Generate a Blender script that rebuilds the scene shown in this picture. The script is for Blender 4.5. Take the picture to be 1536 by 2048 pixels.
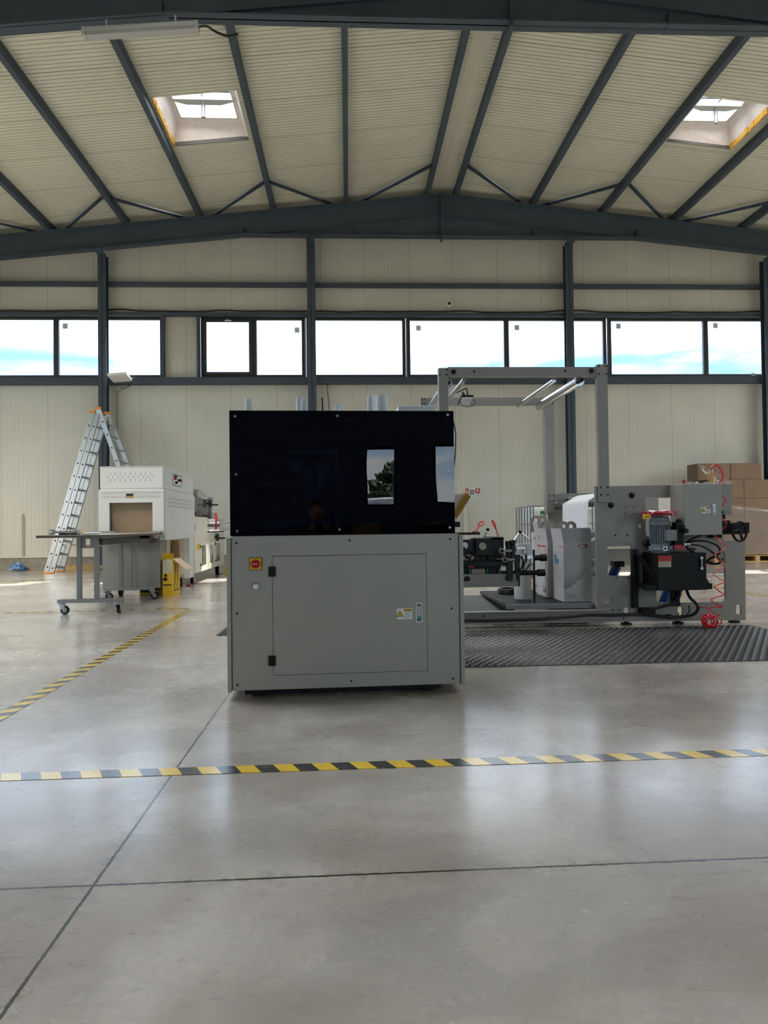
import bpy, bmesh, math, random
from mathutils import Vector, Matrix, noise
from mathutils.geometry import tessellate_polygon
random.seed(7)
PI = math.pi
for o in list(bpy.data.objects): bpy.data.objects.remove(o)
SC = bpy.context.scene; COL = SC.collection

# ------------------------------------------------------------------ camera
F = 1420.0; TH = math.atan(71/1420); PH = math.atan(25/1420); RO = .0122; CH = .9
fw = Vector((math.sin(TH)*math.cos(PH), math.cos(TH)*math.cos(PH), math.sin(PH)))
r0 = Vector((math.cos(TH), -math.sin(TH), 0)); u0 = r0.cross(fw)
up = u0*math.cos(RO) + r0*math.sin(RO); rt = r0*math.cos(RO) - u0*math.sin(RO)
CP = Vector((0, 0, CH))
cd = bpy.data.cameras.new('camera'); cam = bpy.data.objects.new('camera', cd); COL.objects.link(cam)
cd.sensor_fit = 'VERTICAL'; cd.sensor_height = 36; cd.lens = F/2048*36; cd.clip_start = .02; cd.clip_end = 400
m3 = Matrix((rt, up, -fw)).transposed()
cam.matrix_world = Matrix.Translation(CP) @ m3.to_4x4()
SC.camera = cam

# ------------------------------------------------------------------ view, world, sun
SC.view_settings.view_transform = 'Standard'; SC.view_settings.look = 'None'
SC.view_settings.exposure = 1.5; SC.view_settings.gamma = 1.0
try: SC.view_settings.use_curve_mapping = False
except Exception: pass
SC.cycles.use_denoising = True
SC.cycles.max_bounces = 10; SC.cycles.diffuse_bounces = 6; SC.cycles.glossy_bounces = 4
SC.cycles.transparent_max_bounces = 12; SC.cycles.transmission_bounces = 6
SC.cycles.sample_clamp_indirect = 6; SC.cycles.caustics_reflective = False; SC.cycles.caustics_refractive = False

SKY_LOW = 1.3; SKY_HIGH = 9; SKY_FRONT = 2.5; SUN = 9.0
W = bpy.data.worlds.new('sky'); SC.world = W; W.use_nodes = True
nt = W.node_tree; nt.nodes.clear(); N = nt.nodes.new; L = nt.links.new
def math_(op, a, b=None, c=None, clamp=False, tree=None):
    n = (tree or nt).nodes.new('ShaderNodeMath'); n.operation = op; n.use_clamp = clamp
    for i, v in enumerate((a, b, c)):
        if v is None: continue
        if isinstance(v, (int, float)): n.inputs[i].default_value = v
        else: (tree or nt).links.new(v, n.inputs[i])
    return n.outputs[0]
tc = N('ShaderNodeTexCoord'); sx = N('ShaderNodeSeparateXYZ'); L(tc.outputs['Generated'], sx.inputs[0])
X, Y, Z = sx.outputs
mp = N('ShaderNodeMapping'); mp.inputs['Scale'].default_value = (2.2, 2.2, 9); L(tc.outputs['Generated'], mp.inputs[0])
cn = N('ShaderNodeTexNoise'); cn.inputs['Scale'].default_value = 1.5; cn.inputs['Detail'].default_value = 6
cn.inputs['Roughness'].default_value = .55; cn.inputs['Distortion'].default_value = .5; L(mp.outputs[0], cn.inputs[0])
cl = N('ShaderNodeMapRange'); cl.inputs[1].default_value = .4; cl.inputs[2].default_value = .58; L(cn.outputs[0], cl.inputs[0])
# patches of cloud over blue; the band close to the horizon is a clearer blue
mixc = N('ShaderNodeMix'); mixc.data_type = 'RGBA'; L(cl.outputs[0], mixc.inputs[0])
mixc.inputs[6].default_value = (.80, .90, 1, 1); mixc.inputs[7].default_value = (1.05, 1.0, .945, 1)
hz = N('ShaderNodeMapRange'); hz.inputs[1].default_value = .215; hz.inputs[2].default_value = .245; L(Z, hz.inputs[0])
hzn = math_('SUBTRACT', 1, hz.outputs[0])
hzm = N('ShaderNodeMapRange'); hzm.inputs[1].default_value = .42; hzm.inputs[2].default_value = .6
L(cn.outputs[0], hzm.inputs[0])
mixh = N('ShaderNodeMix'); mixh.data_type = 'RGBA'; L(math_('MULTIPLY', hzn, math_('SUBTRACT', 1, math_('MULTIPLY', hzm.outputs[0], .7))), mixh.inputs[0])
L(mixc.outputs[2], mixh.inputs[6]); mixh.inputs[7].default_value = (.20, .42, .66, 1)
el = N('ShaderNodeMapRange'); el.interpolation_type = 'SMOOTHSTEP'
el.inputs[1].default_value = .36; el.inputs[2].default_value = .75; el.inputs[3].default_value = SKY_LOW; el.inputs[4].default_value = SKY_HIGH
L(Z, el.inputs[0])
sd = N('ShaderNodeMapRange'); sd.interpolation_type = 'SMOOTHSTEP'      # the sky behind the camera and to the sides is brighter
sd.inputs[1].default_value = .35; sd.inputs[2].default_value = -.35; sd.inputs[3].default_value = 0; sd.inputs[4].default_value = SKY_FRONT
L(Y, sd.inputs[0])
lowt = N('ShaderNodeMapRange'); lowt.inputs[1].default_value = .30; lowt.inputs[2].default_value = .42; L(Z, lowt.inputs[0])
lt2 = N('ShaderNodeMix'); lt2.data_type = 'RGBA'; lt2.blend_type = 'MULTIPLY'; L(math_('MULTIPLY', math_('SUBTRACT', 1, lowt.outputs[0]), math_('GREATER_THAN', Y, .3)), lt2.inputs[0]); L(mixh.outputs[2], lt2.inputs[6]); lt2.inputs[7].default_value = (.80, .94, 1.14, 1)
ft = N('ShaderNodeMix'); ft.data_type = 'RGBA'; ft.blend_type = 'MULTIPLY'; L(math_('LESS_THAN', Y, -.3), ft.inputs[0]); L(lt2.outputs[2], ft.inputs[6]); ft.inputs[7].default_value = (1.08, 1.0, .86, 1)
st = math_('MAXIMUM', el.outputs[0], sd.outputs[0])
bg = N('ShaderNodeBackground'); L(ft.outputs[2], bg.inputs[0]); L(st, bg.inputs[1])
bg2 = N('ShaderNodeBackground'); bg2.inputs[0].default_value = (.30, .32, .24, 1); bg2.inputs[1].default_value = .9
ms = N('ShaderNodeMixShader'); gz = math_('LESS_THAN', Z, .0); L(gz, ms.inputs[0]); L(bg.outputs[0], ms.inputs[1]); L(bg2.outputs[0], ms.inputs[2])
wo = N('ShaderNodeOutputWorld'); L(ms.outputs[0], wo.inputs[0])
W.cycles.sampling_method = 'MANUAL'; W.cycles.sample_map_resolution = 512

sl = bpy.data.lights.new('sun', 'SUN'); sl.energy = SUN; sl.angle = math.radians(.6); sl.color = (1, .95, .86)
so = bpy.data.objects.new('sun', sl); COL.objects.link(so)
SUNDIR = Vector((-.25, -1, -1.264)).normalized()
so.rotation_euler = SUNDIR.to_track_quat('-Z', 'Y').to_euler(); so.location = (4, 30, 30)
zp = lambda x: 8.24-.104*abs(x-2.1)
def portal(cx, cy, cz, sx_, sy_, d):
    l = bpy.data.lights.new('window_portal', 'AREA'); l.shape = 'RECTANGLE'; l.size = sx_; l.size_y = sy_
    l.cycles.is_portal = True; l.energy = 1
    o = bpy.data.objects.new('window_portal', l); COL.objects.link(o); o.location = (cx, cy, cz)
    o.rotation_euler = Vector(d).to_track_quat('-Z', 'Z' if abs(d[2]) < .5 else 'Y').to_euler()
portal(1, 16.06, 4.9, 19, 1.35, (0, -1, 0))
portal(-10.0, 9.25, 3.6, 8.5, 3.4, (1, 0, 0)); portal(14.2, 9.25, 3.6, 8.5, 3.4, (-1, 0, 0))
portal(2.3, -6.15, 1.9, 2.6, 1.6, (0, 1, 0)); portal(6.6, -6.15, 2.6, 4, 3.6, (0, 1, 0)); portal(-6, -6.15, 2.6, 3.2, 3.6, (0, 1, 0))
for sxx in (-2.38, 6.5): portal(sxx, 12.0, 8.25, 1.2, 1.3, (0, 0, -1))
for sxx in (-6.0, -2.4, 6.5, 10.2):
    for syy in (5.9,): portal(sxx, syy, zp(sxx)+.14, 1.5, 2.6, (0, 0, -1))

# ------------------------------------------------------------------ helpers
def ray(px, py): return fw*F + rt*(px-768) + up*(1024-py)
def at(px, py, Y):
    d = ray(px, py); p = CP + d*(Y/d.y); return p.x, p.z
def fl(px, py, z=0):
    d = ray(px, py); p = CP + d*((z-CH)/d.z); return p.x, p.y
def lin(h):
    if isinstance(h, str):
        h = h.lstrip('#'); v = [int(h[i:i+2], 16)/255 for i in (0, 2, 4)]
        return tuple(c/12.92 if c <= .04045 else ((c+.055)/1.055)**2.4 for c in v)
    return h
MATS = {}
def mat(name, col, rough=.5, metal=0, spec=.5, noise_=None, bump=None, coat=0, alpha=1, trans=0, emit=None):
    """noise_ = (scale, amount, [stretch]) varies the colour; bump = (scale, strength, distance)"""
    if name in MATS: return MATS[name]
    m = bpy.data.materials.new(name); m.use_nodes = True; t = m.node_tree; p = t.nodes['Principled BSDF']
    c = lin(col); p.inputs['Base Color'].default_value = (*c, 1); p.inputs['Roughness'].default_value = rough
    p.inputs['Metallic'].default_value = metal; p.inputs['Specular IOR Level'].default_value = spec
    p.inputs['Coat Weight'].default_value = coat; p.inputs['Coat Roughness'].default_value = .08
    p.inputs['Alpha'].default_value = alpha; p.inputs['Transmission Weight'].default_value = trans
    if emit: p.inputs['Emission Color'].default_value = (*lin(emit[0]), 1); p.inputs['Emission Strength'].default_value = emit[1]
    g = t.nodes.new('ShaderNodeNewGeometry')
    sc_, am, stt = (noise_ + ((1, 1, 1),))[:3] if noise_ else (9, .06, (1, 1, 1))
    mpn = t.nodes.new('ShaderNodeMapping'); mpn.inputs['Scale'].default_value = stt; t.links.new(g.outputs['Position'], mpn.inputs[0])
    n = t.nodes.new('ShaderNodeTexNoise'); n.inputs['Scale'].default_value = sc_; n.inputs['Detail'].default_value = 5
    t.links.new(mpn.outputs[0], n.inputs[0])
    mr = t.nodes.new('ShaderNodeMapRange'); mr.inputs[1].default_value = .3; mr.inputs[2].default_value = .7
    mr.inputs[3].default_value = 1-am; mr.inputs[4].default_value = 1+am; t.links.new(n.outputs[0], mr.inputs[0])
    mx = t.nodes.new('ShaderNodeVectorMath'); mx.operation = 'SCALE'; mx.inputs[0].default_value = c
    t.links.new(mr.outputs[0], mx.inputs['Scale']); t.links.new(mx.outputs[0], p.inputs['Base Color'])
    if bump:
        b = t.nodes.new('ShaderNodeTexNoise'); b.inputs['Scale'].default_value = bump[0]; b.inputs['Detail'].default_value = 3
        t.links.new(g.outputs['Position'], b.inputs[0])
        bb = t.nodes.new('ShaderNodeBump'); bb.inputs['Strength'].default_value = bump[1]; bb.inputs['Distance'].default_value = bump[2]
        t.links.new(b.outputs[0], bb.inputs['Height']); t.links.new(bb.outputs[0], p.inputs['Normal'])
    MATS[name] = m; return m
def panel_mat(name, col, axis, rib, joint, jofs, col2, bumpd=.004, mott=.05):
    """sheet-metal sandwich panel: fine pressed ribs and open joints along one axis"""
    m = bpy.data.materials.new(name); m.use_nodes = True; t = m.node_tree; p = t.nodes['Principled BSDF']
    p.inputs['Roughness'].default_value = .5; p.inputs['Specular IOR Level'].default_value = .35
    g = t.nodes.new('ShaderNodeNewGeometry'); s = t.nodes.new('ShaderNodeSeparateXYZ'); t.links.new(g.outputs['Position'], s.inputs[0])
    v = s.outputs[axis]
    fr = math_('FRACT', math_('DIVIDE', v, rib, tree=t), tree=t)
    groove = math_('MULTIPLY', math_('ABSOLUTE', math_('SUBTRACT', fr, .5, tree=t), tree=t), 9, None, True, tree=t)   # 0 in the groove
    jf = math_('MULTIPLY', math_('FRACT', math_('DIVIDE', math_('SUBTRACT', v, jofs, tree=t), joint, tree=t), tree=t), joint, tree=t)
    jm = math_('LESS_THAN', jf, .008, tree=t)
    n = t.nodes.new('ShaderNodeTexNoise'); n.inputs['Scale'].default_value = 1.1; n.inputs['Detail'].default_value = 4
    t.links.new(g.outputs['Position'], n.inputs[0])
    mr = t.nodes.new('ShaderNodeMapRange'); mr.inputs[1].default_value = .3; mr.inputs[2].default_value = .7
    mr.inputs[3].default_value = 1-mott; mr.inputs[4].default_value = 1+mott; t.links.new(n.outputs[0], mr.inputs[0])
    sc_ = t.nodes.new('ShaderNodeVectorMath'); sc_.operation = 'SCALE'; sc_.inputs[0].default_value = lin(col); t.links.new(mr.outputs[0], sc_.inputs['Scale'])
    mx = t.nodes.new('ShaderNodeMix'); mx.data_type = 'RGBA'; t.links.new(jm, mx.inputs[0])
    t.links.new(sc_.outputs[0], mx.inputs[6]); mx.inputs[7].default_value = (*lin(col2), 1)
    t.links.new(mx.outputs[2], p.inputs['Base Color'])
    h = math_('SUBTRACT', groove, math_('MULTIPLY', jm, 2, tree=t), tree=t)
    b = t.nodes.new('ShaderNodeBump'); b.inputs['Strength'].default_value = 1; b.inputs['Distance'].default_value = bumpd
    t.links.new(h, b.inputs['Height']); t.links.new(b.outputs[0], p.inputs['Normal'])
    return m

def thing(name, label, cat, loc=(0, 0, 0), group=None, kind=None):
    o = bpy.data.objects.new(name, None); COL.objects.link(o); o.location = loc; o.empty_display_size = .1
    tag(o, label, cat, group, kind); bpy.context.view_layer.update() if False else None
    return o
def tag(o, label=None, cat=None, group=None, kind=None):
    if label: o['label'] = label
    if cat: o['category'] = cat
    if group: o['group'] = group
    if kind: o['kind'] = kind
    return o
def adopt(o, parent):
    if parent is not None:
        o.parent = parent
        # parts are built in the coordinates their thing was built in
        M = Matrix.Translation(parent.location) if parent.type == 'EMPTY' else Matrix.Identity(4)
        o.matrix_parent_inverse = M.inverted()
    return o
class MB:
    def __init__(s): s.v = []; s.f = []; s.m = []; s.sm = []
    def add(s, vs, fs, m=0, smooth=False):
        k = len(s.v); s.v += [tuple(v) for v in vs]
        for f in fs: s.f.append([i+k for i in f]); s.m.append(m); s.sm.append(smooth)
        return s
    def box(s, x0, x1, y0, y1, z0, z1, m=0, M=None):
        vs = [Vector((x, y, z)) for z in (z0, z1) for y in (y0, y1) for x in (x0, x1)]
        if M: vs = [M @ v for v in vs]
        return s.add(vs, [(0, 2, 3, 1), (4, 5, 7, 6), (0, 1, 5, 4), (2, 6, 7, 3), (0, 4, 6, 2), (1, 3, 7, 5)], m)
    def hexa(s, b, t, m=0):          # two rings of four points
        return s.add(list(b)+list(t), [(3, 2, 1, 0), (4, 5, 6, 7), (0, 1, 5, 4), (1, 2, 6, 5), (2, 3, 7, 6), (3, 0, 4, 7)], m)
    def cyl(s, p0, p1, r, n=20, m=0, r2=None, caps=True):
        p0, p1 = Vector(p0), Vector(p1); d = (p1-p0).normalized(); a = d.orthogonal().normalized(); b = d.cross(a)
        r2 = r if r2 is None else r2
        R = lambda p, q: [p + (a*math.cos(2*PI*i/n) + b*math.sin(2*PI*i/n))*q for i in range(n)]
        k = len(s.v)
        s.add(R(p0, r)+R(p1, r2), [(i, (i+1) % n, n+(i+1) % n, n+i) for i in range(n)], m, True)
        if caps: s.add(R(p0, r), [tuple(range(n))[::-1]], m); s.add(R(p1, r2), [tuple(range(n))], m)
        return s
    def lathe(s, c, prof, n=24, m=0, axis='Z'):
        c = Vector(c); vs = []
        for r, z in prof:
            for i in range(n):
                a = 2*PI*i/n; q = (r*math.cos(a), r*math.sin(a), z)
                if axis == 'Y': q = (q[0], z, q[1])
                if axis == 'X': q = (z, q[0], q[1])
                vs.append(c+Vector(q))
        fs = [(j*n+i, j*n+(i+1) % n, (j+1)*n+(i+1) % n, (j+1)*n+i) for j in range(len(prof)-1) for i in range(n)]
        s.add(vs, fs, m, True)
        s.add(vs[:n], [tuple(range(n))[::-1]], m); s.add(vs[-n:], [tuple(range(n))], m)
        return s
    def tube(s, pts, r, n=8, m=0, closed=False):
        pts = [Vector(p) for p in pts]; K = len(pts); vs = []; a = None
        for i, p in enumerate(pts):
            q0 = pts[i-1] if (i or closed) else pts[0]; q1 = pts[(i+1) % K] if (i < K-1 or closed) else pts[-1]
            d = (q1-q0).normalized()
            a = (d.orthogonal() if a is None else a - d*a.dot(d)).normalized(); b = d.cross(a)
            vs += [p + (a*math.cos(2*PI*j/n) + b*math.sin(2*PI*j/n))*r for j in range(n)]
        R = range(K if closed else K-1)
        s.add(vs, [(i*n+j, i*n+(j+1) % n, ((i+1) % K)*n+(j+1) % n, ((i+1) % K)*n+j) for i in R for j in range(n)], m, True)
        if not closed: s.add(vs[:n], [tuple(range(n))[::-1]], m); s.add(vs[-n:], [tuple(range(n))], m)
        return s
    def plate(s, loops, d0, d1, axis='Y', m=0):
        """outline + holes as 2D loops, extruded from d0 to d1 along the axis"""
        P = {'Y': lambda u, v, d: (u, d, v), 'X': lambda u, v, d: (d, u, v), 'Z': lambda u, v, d: (u, v, d)}[axis]
        tris = tessellate_polygon([[Vector((u, v, 0)) for u, v in lp] for lp in loops]); flat = [q for lp in loops for q in lp]; n = len(flat)
        s.add([P(u, v, d0) for u, v in flat]+[P(u, v, d1) for u, v in flat], [tuple(t) for t in tris]+[tuple(n+i for i in t[::-1]) for t in tris], m)
        for lp in loops:
            k = len(lp); s.add([P(u, v, d0) for u, v in lp]+[P(u, v, d1) for u, v in lp], [(i, (i+1) % k, k+(i+1) % k, k+i) for i in range(k)], m)
        return s
    def build(s, name, mats, parent=None, bevel=0, segs=2):
        me = bpy.data.meshes.new(name); me.from_pydata(s.v, [], s.f)
        if not isinstance(mats, (list, tuple)): mats = [mats]
        for q in mats: me.materials.append(q)
        for p, i, sm in zip(me.polygons, s.m, s.sm): p.material_index = min(i, len(mats)-1); p.use_smooth = sm
        bm = bmesh.new(); bm.from_mesh(me); bmesh.ops.remove_doubles(bm, verts=bm.verts, dist=1e-5)
        bmesh.ops.recalc_face_normals(bm, faces=bm.faces); bm.to_mesh(me); bm.free()
        o = bpy.data.objects.new(name, me); COL.objects.link(o)
        if bevel:
            b = o.modifiers.new('bevel', 'BEVEL'); b.width = bevel; b.segments = segs; b.limit_method = 'ANGLE'; b.angle_limit = .9
        if any(s.sm):
            try:
                for e in me.edges: pass
                at_ = me.attributes.get('sharp_edge') or me.attributes.new('sharp_edge', 'BOOLEAN', 'EDGE')
                bm = bmesh.new(); bm.from_mesh(me); bm.edges.ensure_lookup_table()
                sh = [len(e.link_faces) == 2 and e.calc_face_angle(0) > .7 for e in bm.edges]; bm.free()
                me.attributes['sharp_edge'].data.foreach_set('value', sh)
            except Exception: pass
        return adopt(o, parent)
def circ(x, z, r, n=20, rz=None): return [(x+r*math.cos(2*PI*i/n), z+(rz or r)*math.sin(2*PI*i/n)) for i in range(n)]
def rrect(x0, x1, z0, z1, r, n=5):
    out = []
    for cx, cz, a0 in ((x1-r, z1-r, 0), (x0+r, z1-r, 90), (x0+r, z0+r, 180), (x1-r, z0+r, 270)):
        out += [(cx+r*math.cos(math.radians(a0+90*i/n)), cz+r*math.sin(math.radians(a0+90*i/n))) for i in range(n+1)]
    return out
def spline(pts, k=8):
    pts = [Vector(p) for p in pts]; out = []
    for i in range(len(pts)-1):
        a = pts[max(i-1, 0)]; b = pts[i]; c = pts[i+1]; d = pts[min(i+2, len(pts)-1)]
        for j in range(k):
            t = j/k; out.append(.5*((2*b)+(c-a)*t+(2*a-5*b+4*c-d)*t*t+(3*b-a-3*c+d)*t**3))
    return out+[pts[-1]]
def text(body, size, loc, parent, m, name='lettering', rot=(PI/2, 0, 0), align='CENTER', bold=0, ex=.0004):
    c = bpy.data.curves.new(name, 'FONT'); c.body = body; c.size = size; c.extrude = ex; c.align_x = align; c.align_y = 'CENTER'; c.offset = bold
    c.resolution_u = 3
    f_ = bpy.data.objects.new(name, c); COL.objects.link(f_); bpy.context.view_layer.update()
    me = bpy.data.meshes.new_from_object(f_.evaluated_get(bpy.context.evaluated_depsgraph_get())); bpy.data.objects.remove(f_); me.materials.clear(); me.materials.append(m)
    o = bpy.data.objects.new(name, me); COL.objects.link(o); o.location = loc; o.rotation_euler = rot
    return adopt(o, parent)
def share(me_obj, name, loc, parent):      # the same small part again
    o = bpy.data.objects.new(name, me_obj.data); COL.objects.link(o)
    for md in me_obj.modifiers:
        k = o.modifiers.new(md.name, md.type)
        if md.type == 'BEVEL': k.width = md.width; k.segments = md.segments; k.limit_method = md.limit_method; k.angle_limit = md.angle_limit
    o.location = loc; return adopt(o, parent)
def copy_tree(o, parent=None):
    c = o.copy(); COL.objects.link(c)
    if parent: c.parent = parent; c.matrix_parent_inverse = o.matrix_parent_inverse.copy()
    for ch in [q for q in bpy.data.objects if q.parent == o]: copy_tree(ch, c)
    return c

# ------------------------------------------------------------------ materials
STEEL = mat('dark grey painted steel', '#414c59', .62, noise_=(3, .08))
CREAM = panel_mat('cream wall panel', '#cfcec5', 0, .083, 1.0, .43, '#a9a394', .0022)
ROOF = panel_mat('cream roof panel', '#dad9c8', 1, .085, 1.12, .42, '#6d6a5d', .014)
PLAINCREAM = mat('cream flashing', '#cfccbd', .5, noise_=(2, .05))
CONC = mat('rough plinth concrete', '#8f8a80', .85, noise_=(7, .22), bump=(30, .5, .01))
FRAMEM = mat('anthracite window frame', '#33373a', .4)
FOAMO = mat('orange mounting foam', '#d9a23c', .8, bump=(40, .6, .02))
GREY = mat('light grey machine paint', '#9b9b95', .38, noise_=(4, .025), bump=(260, .06, .001))
GREYD = mat('grey plate paint', '#908e8a', .42, noise_=(4, .04))
WHITEP = mat('white machine paint', '#dcdcda', .35, noise_=(4, .02))
BEIGEP = mat('ivory machine paint', '#e4e0d4', .35, noise_=(4, .02))
BLACK = mat('black steel', '#07080a', .45, 0, .22, noise_=(8, .2))
BLACKM = mat('matt black plastic', '#080808', .5, 0, .3)
NAVY = mat('dark anodised cast iron', '#0e1116', .45, 0, .3, noise_=(8, .2))
RUBBER = mat('black hose rubber', '#101010', .45)
CHROME = mat('polished chrome', '#d6d8da', .12, 1, noise_=(6, .04))
ALU = mat('brushed aluminium', '#b9bcc0', .33, 1, noise_=(40, .08, (1, 1, .1)))
ALUP = mat('satin aluminium ladder', '#adb0b2', .38, .75, noise_=(20, .06))
ZINC = mat('zinc plated steel', '#a5aab0', .3, .9)
TUBEG = mat('grey table frame paint', '#8b8f92', .45)
RED = mat('red plastic', '#b01018', .35)
REDHOSE = mat('red polyurethane hose', '#e01828', .25, coat=.5)
YEL = mat('yellow label', '#e0b81a', .5)
WHITE = mat('white plastic', '#e6e6e6', .4)
PAPER = mat('white paper', '#e9ebee', .7, noise_=(6, .02))
INK = mat('black print', '#141414', .6)
KRAFT = mat('kraft cardboard', '#836b57', .8, noise_=(5, .07), bump=(90, .1, .002))
KRAFTL = mat('light cardboard', '#c9ae90', .8, noise_=(5, .07))
CARTW = mat('white printed carton', '#bdbdc0', .6, noise_=(5, .03))
ORANGE = mat('orange plastic', '#e08a28', .5)
GREEN = mat('green plastic', '#117a4c', .5)
BLUE = mat('blue ink', '#2f87b8', .5)
WOOD = mat('raw pine', '#b99a6c', .75, noise_=(12, .15, (1, 8, 8)))
AMBER = mat('amber cylinder', '#b87a1c', .3, coat=.3)
REDINK = mat('red ink', '#c22530', .5)
BLUECYL = mat('blue air cylinder', '#1c3a78', .35, .3)

def glass_mat(name, tint, refl=.12, rough=0.0, opac=0.0):
    m = bpy.data.materials.new(name); m.use_nodes = True; t = m.node_tree; t.nodes.clear()
    o = t.nodes.new('ShaderNodeOutputMaterial'); tr = t.nodes.new('ShaderNodeBsdfTransparent'); tr.inputs[0].default_value = (*tint, 1)
    g = t.nodes.new('ShaderNodeBsdfGlossy'); g.inputs['Roughness'].default_value = rough
    fz = t.nodes.new('ShaderNodeFresnel'); fz.inputs[0].default_value = 1.0+refl*4
    mx = t.nodes.new('ShaderNodeMixShader'); t.links.new(fz.outputs[0], mx.inputs[0]); t.links.new(tr.outputs[0], mx.inputs[1]); t.links.new(g.outputs[0], mx.inputs[2])
    last = mx
    if opac:
        d = t.nodes.new('ShaderNodeBsdfDiffuse'); d.inputs[0].default_value = (.8, .8, .8, 1)
        m2 = t.nodes.new('ShaderNodeMixShader'); m2.inputs[0].default_value = opac
        t.links.new(mx.outputs[0], m2.inputs[1]); t.links.new(d.outputs[0], m2.inputs[2]); last = m2
    t.links.new(last.outputs[0], o.inputs[0]); return m
GLASS = glass_mat('window glass', (.97, .985, 1), .06)
FILM = glass_mat('stretch film', (.93, .93, .93), .12, .15, .10)
CLEARP = glass_mat('clear guard plastic', (.97, .97, .98), .1, .03, .05)
def tinted():
    m = bpy.data.materials.new('dark tinted acrylic'); m.use_nodes = True; t = m.node_tree; t.nodes.clear()
    o = t.nodes.new('ShaderNodeOutputMaterial'); tr = t.nodes.new('ShaderNodeBsdfTransparent'); tr.inputs[0].default_value = (.26, .27, .36, 1)
    g = t.nodes.new('ShaderNodeBsdfGlossy'); g.inputs['Roughness'].default_value = 0.004; g.inputs[0].default_value = (.95, .97, 1, 1)
    ge = t.nodes.new('ShaderNodeNewGeometry'); n = t.nodes.new('ShaderNodeTexNoise'); n.inputs['Scale'].default_value = 2.6; n.inputs['Detail'].default_value = 1
    t.links.new(ge.outputs['Position'], n.inputs[0]); b = t.nodes.new('ShaderNodeBump'); b.inputs['Strength'].default_value = .07; b.inputs['Distance'].default_value = .012
    t.links.new(n.outputs[0], b.inputs['Height']); t.links.new(b.outputs[0], g.inputs['Normal'])
    fz = t.nodes.new('ShaderNodeFresnel'); fz.inputs[0].default_value = 1.5
    mx = t.nodes.new('ShaderNodeMixShader'); t.links.new(fz.outputs[0], mx.inputs[0]); t.links.new(tr.outputs[0], mx.inputs[1]); t.links.new(g.outputs[0], mx.inputs[2])
    t.links.new(mx.outputs[0], o.inputs[0]); return m
TINT = tinted()

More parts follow.
